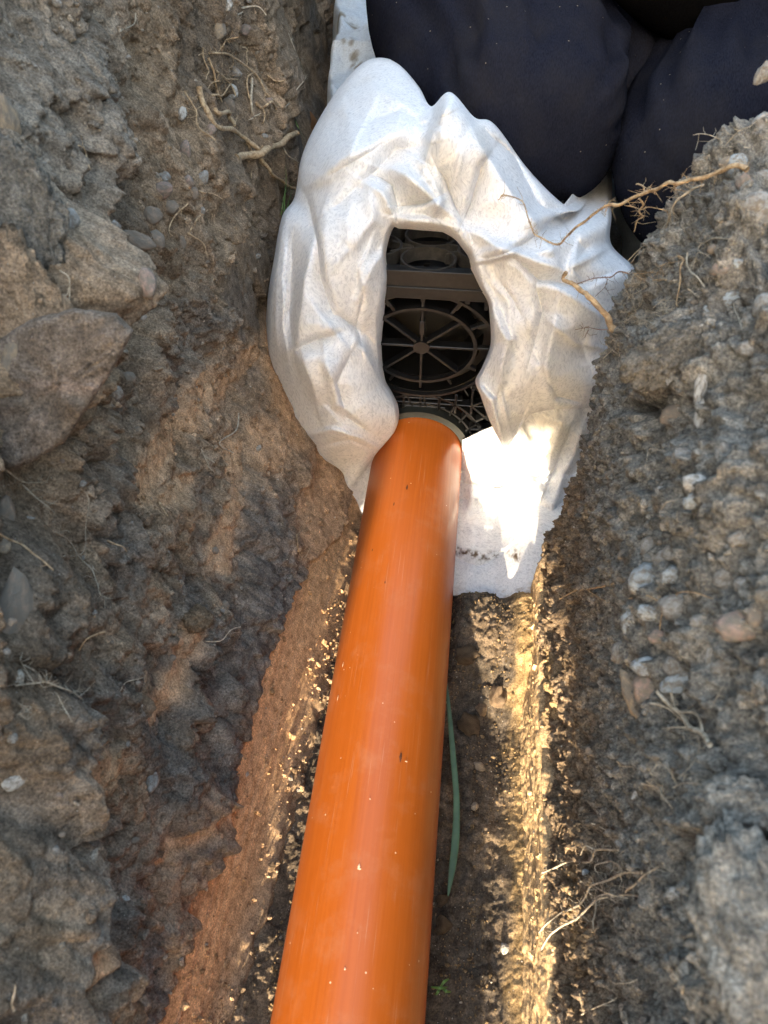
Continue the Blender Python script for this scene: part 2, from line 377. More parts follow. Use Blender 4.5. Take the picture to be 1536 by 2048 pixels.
def blob(px, py, rx, ry, ang=0, soft=.5):
    c, s = math.cos(R(ang)), math.sin(R(ang))
    dx, dy = PX - px, PY - py; u = (dx * c + dy * s) / rx; v = (-dx * s + dy * c) / ry
    return 1 - ss(1 - soft, 1 + soft, np.hypot(u, v))
def line(pts, wd, soft=.5):
    d, _ = segdist(PX, PY, pts); return 1 - ss(wd * (1 - soft), wd * (1 + soft), d)
# direction warp
U = YY * 1.0; Vv = ZZ * 1.0
wu = U + .02 * fbm2(U * 9, Vv * 9, 3, 5); wv = Vv + .02 * fbm2(U * 9 + 31, Vv * 9, 3, 9)
# wavy top edge of the smooth bucket-cut strip
edge = np.interp(YY, [0, .1, .3, .42, .48, .56, .7], [.094, .091, .082, .088, .068, .035, .03]) + .006 * vn2(YY * 14, YY * 0 + 2, 3) + .004 * vn2(YY * 50, YY * 0, 4)
strip = 1 - ss(-.004, .006, ZZ - edge)
foot = 1 - ss(.0, .022, ZZ + .006 * vn2(YY * 40, YY * 0, 8))
smear = np.zeros_like(YY)
for pts, wd in [([(285, 985), (350, 880), (412, 765)], 30), ([(425, 800), (470, 745), (505, 705)], 20), ([(330, 1000), (375, 960)], 15),
                ([(300, 1430), (345, 1330), (350, 1260)], 24), ([(190, 1570), (215, 1530)], 30), ([(325, 1720), (380, 1665), (425, 1620)], 14),
                ([(520, 860), (540, 920)], 26), ([(545, 720), (560, 800)], 22), ([(470, 900), (440, 1120)], 26), ([(130, 1750), (20, 1960)], 22), ([(660, 910), (645, 1000), (635, 1100)], 42), ([(555, 640), (560, 760), (590, 880)], 20)]:
    smear = np.maximum(smear, line(pts, wd, .55))
smear = smear * (.75 + .25 * fbm2(U * 60, Vv * 60, 3, 77))
rough = np.clip(1 - strip * .95, 0, 1) * (1 - .93 * smear)
crumb = np.clip(ss(-.25, .35, fbm2(U * 11 + 3, Vv * 11, 4, 21)) , 0, 1)        # where soil is crumbly rather than scraped
for b_, m_ in [((330, 1400, 150, 330, 10), 1), ((500, 1180, 100, 130, 0), 1), ((150, 1800, 120, 200, 30), 1), ((90, 400, 120, 380, 0), .3)]:
    crumb = np.maximum(crumb, blob(*b_) * m_)
scr = (1 - crumb) * rough
f1, e1, c1 = worley(wu * 42, wv * 30, 3)
f2, e2, c2 = worley(wu * 105 + 7, wv * 92, 4)
f3, e3, c3 = worley(wu * 260, wv * 250, 6)
# groove direction runs down and towards the camera
gs = (U * .80 - Vv * .60); gt = (U * .60 + Vv * .80)
groove = fbm2(gs * 46, gt * 7, 4, 41) 
ridge = 1 - np.abs(fbm2(gs * 22, gt * 4, 3, 44))
blk = fbm2(wu * 7, wv * 6, 3, 51)
steps = .5 * (np.tanh(6 * np.sin(gs * 30 + 2.4 * fbm2(U * 5, Vv * 5, 3, 61))) )
jw = wu + .006 * fbm2(U * 60, Vv * 60, 3, 141); jv = wv + .006 * fbm2(U * 60 + 5, Vv * 60, 3, 142)
gs2 = jw * .80 - jv * .60; gt2 = jw * .60 + jv * .80
FA = facet(gs2 * 16, gt2 * 7, 150); FB = facet(gs2 * 44, gt2 * 22, 151); FC = facet(jw * 120, jv * 95, 152)
FA = blur(FA, 10); FB = blur(FB, 4)
D = (rough * (.026 * FA * ss(.1, .22, ZZ) + .0085 * FB + .0016 * FC) + .012 * blk * ss(.12, .3, ZZ) + .013 * fbm2(wu * 22, wv * 18, 4, 12) * rough
     + .006 * rough * steps * ss(.12, .25, ZZ)
     + .0045 * groove * scr + .006 * (ridge - .6) * scr
     + rough * (.009 * np.sqrt(np.clip(1 - f1 * f1 * 1.6, 0, 1)) * ss(.25, .7, c1) * (.4 + .6 * crumb))
     + rough * (.0038 * np.clip(1 - f2 * 1.3, -.4, 1) * (.3 + .7 * crumb)) + rough * (.0006 + .0014 * crumb) * np.clip(1 - f3 * 1.3, -.3, 1)
     + .0011 * fbm2(U * 330, Vv * 330, 3, 91) * (.05 + .95 * rough))
# recessed lip above the strip, fine horizontal scoring on the strip itself
D += .004 * (1 - strip) * (1 - ss(.004, .03, ZZ - edge)) - .006 * ss(.03, .05, ZZ - edge) * (1 - ss(.05, .09, ZZ - edge)) + .0014 * strip * fbm2(YY * 3, ZZ * 90, 2, 71) + .0005 * strip * fbm2(YY * 60, ZZ * 300, 2, 72)
D += foot * (.006 * fbm2(U * 60, Vv * 60, 4, 81) + .004)
# big features near the camera
for (px, py, rx, ry, ang, h) in [(90, 2030, 130, 150, 0, .030), (60, 330, 120, 230, 5, .030), (45, 620, 90, 190, 5, .030), (150, 760, 105, 170, 25, .012), (270, 480, 60, 60, 20, .010),
                                 (200, 560, 50, 60, 0, .012), (430, 560, 60, 120, 15, .008), (600, 150, 40, 200, -10, .010), (290, 130, 60, 130, 5, .008),
                                 (400, 1250, 60, 60, 0, .010), (40, 1200, 55, 130, 10, .020), (60, 1500, 90, 130, 0, .012), (60, 1750, 120, 190, 25, .018), (250, 1350, 80, 90, 20, .006), (230, 1780, 90, 140, 25, .007),
                                 (360, 1600, 80, 70, 30, .006)]:
    D += h * blob(px, py, rx, ry, ang, .35)
for pts, wd, h in [([(245, 0), (230, 200), (235, 330), (205, 470), (190, 600)], 9, -.016), ([(110, 300), (125, 480), (30, 340)], 12, -.018), ([(470, 150), (440, 350), (400, 520), (400, 620)], 7, -.010), ([(0, 930), (90, 905), (160, 850), (215, 760), (262, 690)], 20, -.012),
                   ([(540, 330), (520, 470), (480, 560), (470, 660)], 6, -.008), ([(15, 1980), (110, 1880), (220, 1720), (270, 1640)], 8, -.012), ([(415, 710), (415, 830)], 4, -.007), ([(170, 590), (250, 630)], 8, -.014),
                   ([(130, 1560), (100, 1640), (50, 1690)], 8, -.010), ([(590, 1110), (560, 1160), (540, 1220)], 6, -.006), ([(220, 330), (230, 420), (190, 500)], 10, -.012)]:
    D += h * line(pts, wd, .8)
D -= rough * (.0075 * (1 - ss(0, .12, e1)) * ss(.0, .4, fbm2(U * 15, Vv * 15, 2, 95)) + .0028 * (1 - ss(0, .14, e2)))
D = blur(D, 1)
# keep the wall clear of the fabric bundle
D = np.where((YY > .58) & (ZZ < .34), np.minimum(D, .006), D)
PL = base.copy(); PL[..., 0] += D; PL[..., 2] -= .25 * D
# colours
CL = np.empty(PL.shape); CL[:] = SOILC['brown']; CL = mixc(CL, ss(0, .5, FA + .5 * FB) * .6, SOILC['tan'] * .85)
m = ss(-.15, .35, fbm2(U * 8, Vv * 8, 4, 101)); CL = mixc(CL, m * .7, SOILC['dark'])
m = ss(.05, .5, fbm2(U * 14 + 9, Vv * 14, 4, 105)) * ss(.5, .2, ZZ); CL = mixc(CL, m * .75, SOILC['tan'])
m = crumb * ss(.45, .30, ZZ) * .8; CL = mixc(CL, m * ss(-.4, .2, fbm2(U * 30, Vv * 30, 3, 110)), SOILC['blue'])
for (px, py, rx, ry, ang, c, k) in [(530, 1190, 70, 130, 15, 'blue', .9), (470, 1320, 70, 110, 15, 'blue', .9), (380, 1480, 90, 90, 0, 'blue', .7), (250, 1250, 100, 70, -10, 'tan', .5), (150, 1230, 80, 120, 0, 'dark', .6),
                                    (520, 870, 60, 110, 10, 'clay', .5), (645, 1000, 60, 130, 12, 'clay', 1.0), (250, 1700, 110, 60, -40, 'tan', .45), (130, 1850, 90, 120, 20, 'blue', .8),
                                    (60, 1650, 100, 120, 0, 'blue', .6), (110, 1550, 110, 60, -20, 'tan', .6), (90, 200, 150, 260, 0, 'grey', .8), (60, 750, 70, 90, 0, 'tan', .5), (520, 500, 80, 200, 0, 'brown', .6), (430, 760, 60, 80, 0, 'tan', .4)]:
    CL = mixc(CL, blob(px, py, rx, ry, ang, .7) * k * (.7 + .3 * fbm2(U * 40, Vv * 40, 3, 120)), SOILC[c])
CL = mixc(CL, smear * .95, np.array([.29, .185, .105]))
sh = fbm2(YY * 4, ZZ * 120, 3, 131)
CL = mixc(CL, strip, np.array([.33, .205, .108])); CL = mixc(CL, strip * ss(.1, .6, sh) * .5, SOILC['tan'] * .7)
CL = mixc(CL, strip * ss(.55, .15, YY) * ss(.05, .0, ZZ) * .6, SOILC['brown'])
CL = mixc(CL, strip * ss(.1, .6, fbm2(U * 10, Vv * 60, 4, 133)) * .25, SOILC['dark'])
CL = mixc(CL, foot * .8, SOILC['brown'])
CL *= (1 + .22 * (c2 - .5) * 2 * rough)[..., None]
CL *= 1.50
side_left = grid_mesh('trench_side_left', PL, SOIL, np.concatenate([CL, (1 - .8 * np.maximum(strip, smear))[..., None]], -1), 'structure')

# ---- right side: swept round the corner where the pit opens ----------
zr = np.array([-.04, 0, .03, .10, .114, .17, .25, .33, .41, .458, .486, .515, .56, .62, .70, .84, .92])
xr = np.array([.128, .132, .137, .145, .155, .156, .163, .157, .164, .174, .190, .222, .280, .35, .43, .56, .66])
sa = np.concatenate([np.linspace(-.35, 0, 24, endpoint=False), np.linspace(0, .50, 420, endpoint=False), np.linspace(.50, .54, 40, endpoint=False), np.linspace(.54, 1.0, 36)])
# arc-length parameter of the profile so that the top slope is as fine as the face
zt = np.linspace(-.03, .92, 3000); xt = np.interp(zt, zr, xr); al = np.concatenate([[0], np.cumsum(np.hypot(np.diff(zt), np.diff(xt)))])
aa = np.concatenate([np.linspace(0, .62, 450, endpoint=False), np.linspace(.62, al[-1], 60)])
zz_ = np.interp(aa, al, zt); xx_ = np.interp(aa, al, xt)
S, A = np.meshgrid(sa, aa, indexing='ij'); ZR = np.broadcast_to(zz_, S.shape); OF = np.broadcast_to(xx_ - .137, S.shape)
r_ = .025; turn = np.clip((S - .497) / (r_ * math.pi / 2), 0, 1) * math.pi / 2
pxw = np.where(S < .497, 0, r_ * (1 - np.cos(turn)) + np.clip(S - .497 - r_ * math.pi / 2, 0, None))
pyw = np.where(S < .497, S, .497 + r_ * np.sin(turn))
nx, ny = np.cos(turn), -np.sin(turn)
kk = 1 - .75 * (turn / (math.pi / 2))
BR = np.stack([.137 + pxw + OF, pyw, ZR], -1)
PX, PY, _ = project(BR)
U = S; Vv = A
wu = U + .015 * fbm2(U * 10, Vv * 10, 3, 205); wv = Vv + .015 * fbm2(U * 10 + 31, Vv * 10, 3, 209)
# golden strip: z 0..~.1 broken ledge
edge = .078 + .010 * vn2(S * 12, S * 0, 5) + .006 * vn2(S * 45, S * 0, 6)
strip = 1 - ss(-.003, .004, ZR - edge)
lift = ss(.43, .52, ZR)
f1, e1, c1 = worley(wu * 38, wv * 38, 213); f2, e2, c2 = worley(wu * 100 + 7, wv * 110, 214); f3, e3, c3 = worley(wu * 260, wv * 260, 216)
fold = fbm2(U * 16, Vv * 75, 4, 231)
rough = 1 - .9 * strip
FA = facet(wu * 26, wv * 26, 250); FB = facet(wu * 60, wv * 60, 251); FC = facet(wu * 130, wv * 130, 252)
FA = blur(FA, 4); FB = blur(FB, 2)
D = (rough * (.010 * FA * (.5 + .5 * lift) + .007 * FB + .0030 * FC) + .006 * fbm2(wu * 8, wv * 8, 3, 240) + .005 * fbm2(wu * 25, wv * 30, 4, 241) * rough
     + .0045 * fold * rough * (1 - lift) * ss(.9, .3, ZR)
     + rough * .008 * np.sqrt(np.clip(1 - f1 * f1 * 1.7, 0, 1)) * ss(.35, .8, c1) * (.3 + .7 * lift)
     + rough * .0065 * np.clip(1 - f2 * 1.3, -.4, 1) * (.5 + .5 * lift) + rough * .0028 * np.clip(1 - f3 * 1.3, -.3, 1)
     + .0014 * rough * fbm2(U * 330, Vv * 330, 3, 291)
     + strip * (.0030 * fbm2(S * 4, ZR * 150, 4, 271) + .0006 * fbm2(S * 60, ZR * 400, 3, 272)))
D += -.010 * (1 - strip) * (1 - ss(0, .05, ZR - edge)) - rough * (.004 * (1 - ss(0, .10, e1)) * ss(0, .4, fbm2(U * 15, Vv * 15, 2, 295)) + .0025 * (1 - ss(0, .14, e2)))
D *= 1 - .5 * ss(.49, .55, S)
for (px, py, rx, ry, ang, h) in [(1385, 715, 100, 75, -25, .014), (1470, 1640, 90, 60, 0, .007), (1480, 1850, 110, 200, 0, .008), (1120, 1080, 25, 60, 0, .006), (1240, 600, 30, 80, 20, .006),
                                 (1450, 330, 60, 50, 0, .012), (1500, 440, 50, 60, 0, .012), (1450, 1000, 90, 120, 0, .008), (1120, 1230, 20, 80, 0, .004)]:
    D += h * blob(px, py, rx, ry, ang, .35)
for pts, wd, h in [([(1260, 815), (1330, 820), (1390, 760), (1420, 730)], 10, -.016), ([(1400, 1690), (1500, 1690), (1536, 1680)], 16, -.02), ([(1380, 1700), (1360, 1850), (1370, 2040)], 12, -.014)]:
    D += h * line(pts, wd, .8)
# profile normal for displacement
tz = np.gradient(zz_, aa); tx = np.gradient(xx_, aa)
NRx = -np.broadcast_to(tz, S.shape) ; NRz = np.broadcast_to(tx, S.shape)
PR = BR + np.stack([D * NRx * nx, D * NRx * ny, D * NRz], -1)
CR = np.empty(PR.shape); CR[:] = SOILC['brown'] * .85
CR = mixc(CR, ss(.15, .40, ZR) * .85, SOILC['grey'])
CR = mixc(CR, ss(-.1, .4, fbm2(U * 9, Vv * 9, 4, 301)) * .6, SOILC['dark'])
CR = mixc(CR, ss(.1, .5, fbm2(U * 22, Vv * 22, 4, 303)) * .35, SOILC['tan'] * .8)
CR = mixc(CR, blob(1370, 730, 110, 80, -25, .4) * .6, SOILC['grey'] * 1.25)
CR = mixc(CR, blob(1480, 1850, 110, 230, 0, .4) * .6, SOILC['grey'] * 1.35)
CR = mixc(CR, blob(1120, 1120, 60, 160, 0, .6) * .5, SOILC['brown'])
CR = mixc(CR, strip, np.array([.42, .30, .165]))  # sandy clay, with the bright sunlit band put into its colour
CR = mixc(CR, strip * ss(.0, .5, fbm2(S * 6, ZR * 130, 3, 310)) * .4, SOILC['brown'])
CR = mixc(CR, (1 - strip) * ss(.17, .12, ZR) * ss(.15, .5, fbm2(U * 18, Vv * 30, 4, 315)) * .6, SOILC['sun_gold'] * .9)  # golden patches painted where low sun catches the wall above the strip
CR = mixc(CR, ss(.15, .30, ZR) * .65, np.array([.185, .180, .164]))
CR *= (1 + .25 * (c2 - .5) * 2 * rough)[..., None]
CR *= 1.34
side_right = grid_mesh('trench_side_right', PR, SOIL, np.concatenate([CR, (1 - .8 * strip)[..., None]], -1), 'structure', flip=True)

# ---- floor ----------------------------------------------------------
yf = np.concatenate([np.linspace(-.35, 0, 30, endpoint=False), np.linspace(0, .56, 450, endpoint=False), np.linspace(.56, 2.3, 60)])
xf_ = np.linspace(-.15, .17, 250)
XF, YF = np.meshgrid(xf_, yf, indexing='ij')
far = ss(.56, .75, YF); XF2 = XF * (1 + far * 2.2)
PX, PY, _ = project(np.stack([XF2, YF, XF * 0], -1))
f1, e1, c1 = worley(XF * 55, YF * 50, 401); f2, e2, c2 = worley(XF * 130, YF * 120, 402); f3, e3, c3 = worley(XF * 300, YF * 280, 403)
rough = (.45 + .55 * ss(-.3, .3, fbm2(XF * 18, YF * 12, 3, 410))) * (1 - .45 * ss(.11, .125, XF))
H = (.006 * fbm2(XF * 16, YF * 10, 4, 411) + rough * .005 * np.sqrt(np.clip(1 - f1 * f1 * 1.7, 0, 1)) * ss(.6, .9, c1)
     + rough * (.0030 - .0018 * ss(.09, .12, XF)) * np.clip(1 - f2 * 1.3, -.3, 1) + .0014 * np.clip(1 - f3 * 1.3, -.3, 1) * rough + .0007 * fbm2(XF * 330, YF * 330, 2, 412)
     + .004 * fbm2(XF * 120, YF * 6, 3, 415) * ss(.06, .12, XF))
H += .012 * ss(.112, .136, XF) + .014 * ss(-.075, -.115, XF) - .008 + .042 * ss(.34, .455, YF + .01 * vn2(XF * 40, XF * 0, 77)) * ss(.52, .475, YF) * ss(.04, .07, XF)
H = np.where(np.abs(XF) < .045, np.minimum(H, .001) - .004, H)
PF = np.stack([XF2, YF, H], -1)
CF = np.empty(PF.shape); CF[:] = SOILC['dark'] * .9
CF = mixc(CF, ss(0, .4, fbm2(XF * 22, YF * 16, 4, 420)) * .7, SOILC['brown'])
CF = mixc(CF, ss(.114, .134, XF + .012 * fbm2(XF * 60, YF * 40, 3, 421)), SOILC['sun_gold'] * .8)  # golden tone painted along the sunlit edge of the floor
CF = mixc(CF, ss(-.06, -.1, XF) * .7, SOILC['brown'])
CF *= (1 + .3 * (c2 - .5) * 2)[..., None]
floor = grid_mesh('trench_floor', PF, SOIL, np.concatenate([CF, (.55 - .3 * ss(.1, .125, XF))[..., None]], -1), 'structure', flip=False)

# ---- pit beyond, ground and a wider excavation added behind the camera to let low sun in ----
def patch(name, pts, nu, nv, c, seed, amp=.012, kind='structure', flip=False):
    p = np.array(pts, float); u, v = np.meshgrid(np.linspace(0, 1, nu), np.linspace(0, 1, nv), indexing='ij')
    P = ((1 - u) * (1 - v))[..., None] * p[0] + (u * (1 - v))[..., None] * p[1] + (u * v)[..., None] * p[2] + ((1 - u) * v)[..., None] * p[3]
    n = np.cross(p[1] - p[0], p[3] - p[0]); n /= np.linalg.norm(n)
    L1 = np.linalg.norm(p[1] - p[0]); L2 = np.linalg.norm(p[3] - p[0])
    eg = ss(0, .05, u) * ss(1, .95, u) * ss(0, .05, v) * ss(1, .95, v)
    P = P + n * (amp * fbm2(u * L1 * 12, v * L2 * 12, 5, seed) * eg)[..., None]
    C = np.empty(P.shape); C[:] = c; C *= (1 + .3 * fbm2(u * L1 * 6, v * L2 * 6, 3, seed + 3))[..., None]
    return grid_mesh(name, P, SOIL, C, kind, flip=flip)
patch('pit_side', [(.60, .52, -.02), (.60, 2.3, -.02), (.74, 2.3, .92), (.74, .52, .92)], 120, 60, SOILC['dark'], 501)
patch('pit_end', [(-.4, 2.3, -.02), (.75, 2.3, -.02), (.75, 2.4, .92), (-.5, 2.4, .92)], 80, 60, SOILC['dark'], 505)
patch('pit_floor', [(.12, .54, .0), (.62, .54, .0), (.62, 2.31, .0), (.12, 2.31, .0)], 60, 120, SOILC['dark'], 508, .006)
patch('added_excavation_floor', [(-1.3, -7, .92), (.45, -7, .92), (.3, -.34, -.02), (-.9, -.34, -.02)], 80, 220, SOILC['brown'], 511, .02, flip=False)
patch('added_excavation_side', [(-.9, -.35, -.05), (-1.35, -7.0, .90), (-1.5, -7.0, .92), (-1.3, -.35, .92)], 200, 50, SOILC['brown'], 513, .02)
patch('added_excavation_side', [(.3, -.35, -.05), (.45, -7.0, .90), (.55, -7.0, .92), (.66, -.35, .92)], 200, 50, SOILC['brown'], 515, .02)
patch('added_excavation_floor', [(-.95, -.35, -.015), (-.148, -.35, -.015), (-.148, -.05, -.015), (-.95, -.05, -.015)], 40, 20, SOILC['brown'], 530, .004)
patch('added_excavation_side', [(-.9, -.04, -.05), (-.9, -.36, -.05), (-1.3, -.36, .92), (-1.3, -.04, .92)], 20, 50, SOILC['brown'], 531, .01)
patch('added_excavation_end', [(-.9, -.052, -.03), (-.115, -.052, -.03), (-.34, -.045, .92), (-1.3, -.045, .92)], 60, 60, SOILC['brown'], 517, .01)
patch('added_excavation_end', [(.13, -.35, -.03), (.31, -.35, -.03), (.67, -.35, .92), (.66, -.35, .915)], 20, 40, SOILC['brown'], 519, .0)
gm, gn, gb = new_mat('meadow')
g1 = N(gn, 'ShaderNodeTexNoise', Scale=3.0, Detail=8.0, Roughness=.7); gn.links.new(ramp(gn, g1.outputs['Fac'], [(.35, (.05, .075, .022)), (.65, (.11, .10, .05))]), gb.inputs['Base Color']); gb.inputs['Roughness'].default_value = .95
gv = []; gf = []
for (x0, y0, x1, y1) in [(-60, -60, -1.4, 60), (.75, -60, 60, 60), (-1.4, 2.4, .75, 60), (-1.4, -60, .75, -7), (-1.4, -.04, -.38, 2.4), (.66, -.35, .75, 2.4), (.55, -7, .75, -.35)]:
    k = len(gv); gv += [(x0, y0, .918), (x1, y0, .918), (x1, y1, .918), (x0, y1, .918)]; gf.append((k, k + 1, k + 2, k + 3))
gr = raw_mesh('ground', gv, gf, gm, kind='structure')

# undercut earth ledge, added out of view to shade the trench's left
gx = np.linspace(0, 1, 60); gu, gv_ = np.meshgrid(gx, np.linspace(0, 2 * np.pi, 80, endpoint=False), indexing='ij')
lc = np.cos(gv_); ls = np.sin(gv_); sq = 1 / np.maximum(np.abs(lc), np.abs(ls)) ** .8
LP = np.stack([-.228 - .85 * gu, -1.5 + .14 * lc * sq, .63 + .31 * ls * sq], -1) + (.02 * fbm2(gu * 9 + lc * 2, ls * 3, 4, 540))[..., None]
LP[0] = LP[0].mean(0) * .0 + LP[0] * 1.0; cap = LP[:1].mean(1, keepdims=True) + (LP[:1] - LP[:1].mean(1, keepdims=True)) * .0; LP = np.concatenate([np.broadcast_to(cap, LP[:1].shape), LP], 0)
LC = np.empty(LP.shape); LC[:] = SOILC['brown']
grid_mesh('added_shade_ledge', LP.transpose(1, 0, 2), SOIL, LC, 'structure', close_u=True)

# unseen fence, added behind the camera to shade everything but the trench bottom
FY = -5.2; FZ = .935
fence = empty('added_shade_fence', (0, FY, .918)); tag(fence, 'tall unseen board fence added behind the camera to cast shade on the trench', 'fence')
def box(name, x0, x1, y0, y1, z0, z1, mat, parent=None, bevel=0.0, mesh=None):
    c = Vector(((x0 + x1) / 2, (y0 + y1) / 2, (z0 + z1) / 2))
    if mesh is None:
        bm = bmesh.new(); bmesh.ops.create_cube(bm, size=1)
        bmesh.ops.scale(bm, vec=(x1 - x0, y1 - y0, z1 - z0), verts=bm.verts)
        if bevel: bmesh.ops.bevel(bm, geom=bm.edges[:], offset=bevel, segments=2, affect='EDGES')
        mesh = bpy.data.meshes.new(name); bm.to_mesh(mesh); bm.free(); mesh.materials.append(mat)
    o = bpy.data.objects.new(name, mesh); col.objects.link(o)
    if parent: o.parent = parent; o.location = c - parent.location
    else: o.location = c
    return o
bmesh_board = None
for i in range(44):
    x = -3.3 + i * .14
    o = box('board', x, x + .138, FY - .01, FY + .01, FZ, 2.9, WOOD, fence, .002, bmesh_board); bmesh_board = o.data
for z in (1.05, 1.9, 2.7): box('rail', -3.3, 2.86, FY - .055, FY - .012, z, z + .08, WOOD, fence, .003)
for x in (-3.2, -1.6, .9, 2.7): box('post', x, x + .1, FY - .16, FY - .057, .9, 2.95, WOOD, fence, .004)

# ------------------------------------------------------------------ looking up surface points for things stuck in the soil
LOOK = {}
for key, P in (('L', PL), ('R', PR), ('F', PF)):
    du = np.gradient(P, axis=0); dv = np.gradient(P, axis=1); n = np.cross(du, dv); n /= np.linalg.norm(n, axis=-1, keepdims=True) + 1e-12
    if key == 'L': n *= np.sign(n[..., :1] + 1e-9)
    if key == 'R': n *= np.where((n * (CAM - P)).sum(-1, keepdims=True) < 0, -1, 1)
    if key == 'F': n *= np.sign(n[..., 2:] + 1e-9)
    P = P[::2, ::2]; n = n[::2, ::2]
    x, y, z = project(P); ok = (z > .02) & (x > -150) & (x < 1700) & (y > -150) & (y < 2200)
    LOOK[key] = (P[ok], n[ok], x[ok], y[ok], z[ok])
def surf(key, px, py, rad=7):
    P, n, x, y, z = LOOK[key]
    for rr in (rad, rad * 2, rad * 5, rad * 12):
        m = (np.abs(x - px) < rr) & (np.abs(y - py) < rr)
        if m.any():
            zi = np.where(m)[0]; k = zi[np.argsort(z[zi])[: max(1, len(zi) // 3)]]
            zmin = np.median(z[k]); nn = n[zi].mean(0); nn /= np.linalg.norm(nn)
            d = rays(px, py); c = (d @ ROT)[2]; return CAM + d * (zmin / -c), nn
    return None, None

# ================================================================== PIPE
pr, pn = .055, 160
pipe_prof = [(.0, .0518), (.0, .0540), (.0012, .055)]           # chamfered end inside the crate
def lathe_y(name, prof, mat, x0, z0, parent=None, seg=160, sx=1.0, sz=1.0, closed=True):
    """prof: list of (y, r), swept about the y axis"""
    a = np.linspace(0, 2 * np.pi, seg, endpoint=False)
    P = np.array([[(x0 + r * np.cos(t) * sx, y, z0 + r * np.sin(t) * sz) for (y, r) in prof] for t in a])
    if closed: P = np.concatenate([P, P[:, :1]], 1)
    return grid_mesh(name, P, mat, parent=parent, close_u=True)
ys = [-.60] + list(np.linspace(-.55, .70, 60)) + [.7488, .75]
prof = [(y, .055 if y < .75 else .0538) for y in ys] + [(.75, .0518), (.2, .0518), (-.6, .0518)]
pipe = lathe_y('drain_pipe', prof, PIPE, 0, .055)
tag(pipe, 'smooth orange plastic drain pipe lying along the trench into the black crate', 'pipe')
# pits, scratches in the pipe skin
pitm = flat_mat('pit_dark', (.10, .03, .01), .7); scm = flat_mat('scuff_light', (.75, .48, .30), .7)
def pipe_pt(px, py):
    d = rays(px, py); a = d[0] ** 2 + d[2] ** 2; ox, oz = CAM[0], CAM[2] - .055
    b_ = ox * d[0] + oz * d[2]; c_ = ox * ox + oz * oz - .055 ** 2; disc = b_ * b_ - a * c_
    if disc < 0: return None, None
    P = CAM + d * ((-b_ - math.sqrt(disc)) / a); n = np.array([P[0], 0, P[2] - .055]) / .055; return P, n
def chip(name, px, py, w_, l_, mat, parent, h=.00025, rot=0):
    P, n = pipe_pt(px, py)
    if P is None: return
    n = Vector(n); yv = Vector((math.sin(rot) * .2, 1, 0)); yv = (yv - yv.dot(n) * n).normalized(); xv = yv.cross(n)
    k = 8; vs = [Vector(P) + n * h * 1.6]
    for i in range(k):
        t = 2 * math.pi * i / k; rr = random.uniform(.75, 1.2)
        q = Vector(P) + xv * math.cos(t) * w_ * rr + yv * math.sin(t) * l_ * rr
        d2 = math.hypot(q.x, q.z - .055); q.x *= .0552 / d2; q.z = .055 + (q.z - .055) * .0552 / d2; vs.append(q)
    return raw_mesh(name, vs, [(0, 1 + i, 1 + (i + 1) % k) for i in range(k)], mat, parent)
for px, py, w_, l_ in [(814, 975, .0011, .0045), (788, 1008, .0007, .003), (801, 1515, .0011, .0042), (745, 1100, .0007, .002), (700, 1165, .0006, .0016), (770, 1165, .0006, .0015)]:
    chip('pit', px, py, w_, l_, pitm, pipe)
for px, py, w_, l_ in [(718, 1733, .0009, .0018), (719, 1738, .0016, .0006), (690, 1938, .0006, .0009), (812, 1523, .0012, .0005), (740, 1598, .0006, .0006), (715, 1866, .0005, .0006), (686, 1330, .0006, .003), (676, 1395, .0006, .003)]:
    chip('scuff', px, py, w_, l_, scm, pipe)

# ================================================================== CRATE
YC = .690
crate = empty('soakaway_crate', (0, .95, 0)); tag(crate, 'black plastic soakaway crate with spoked round ports inside the white fabric', 'crate')
cl = np.array([0, .95, 0])
class MB:
    def __init__(s): s.v = []; s.f = []
    def quadbox(s, pts8):
        k = len(s.v); s.v += [tuple(p) for p in pts8]
        for q in ((0, 3, 2, 1), (4, 5, 6, 7), (0, 1, 5, 4), (1, 2, 6, 5), (2, 3, 7, 6), (3, 0, 4, 7)): s.f.append(tuple(k + i for i in q))
    def bar(s, a, b, wdt, y0, y1):
        """bar in the front plane (x,z) from a to b"""
        a = np.array(a, float); b = np.array(b, float); d = b - a; d /= np.linalg.norm(d); n = np.array([-d[1], d[0]]) * wdt / 2
        c = [a + n, b + n, b - n, a - n]
        s.quadbox([(p[0], y0, p[1]) for p in c] + [(p[0], y1, p[1]) for p in c])
    def tbar(s, a, b, wdt, z0, z1):
        a = np.array(a, float); b = np.array(b, float); d = b - a; d /= np.linalg.norm(d); n = np.array([-d[1], d[0]]) * wdt / 2
        c = [a - n, b - n, b + n, a + n]
        s.quadbox([(p[0], p[1], z0) for p in c] + [(p[0], p[1], z1) for p in c])
    def build(s, name, mat, parent=crate, bevel=.0006):
        V = np.array(s.v) - np.array(parent.location if parent.parent is None else (0, .95, 0)); o = raw_mesh(name, V, s.f, mat, parent)
        if bevel:
            md = o.modifiers.new('edge_round', 'BEVEL'); md.width = bevel; md.segments = 1; md.limit_method = 'ANGLE'
        return o
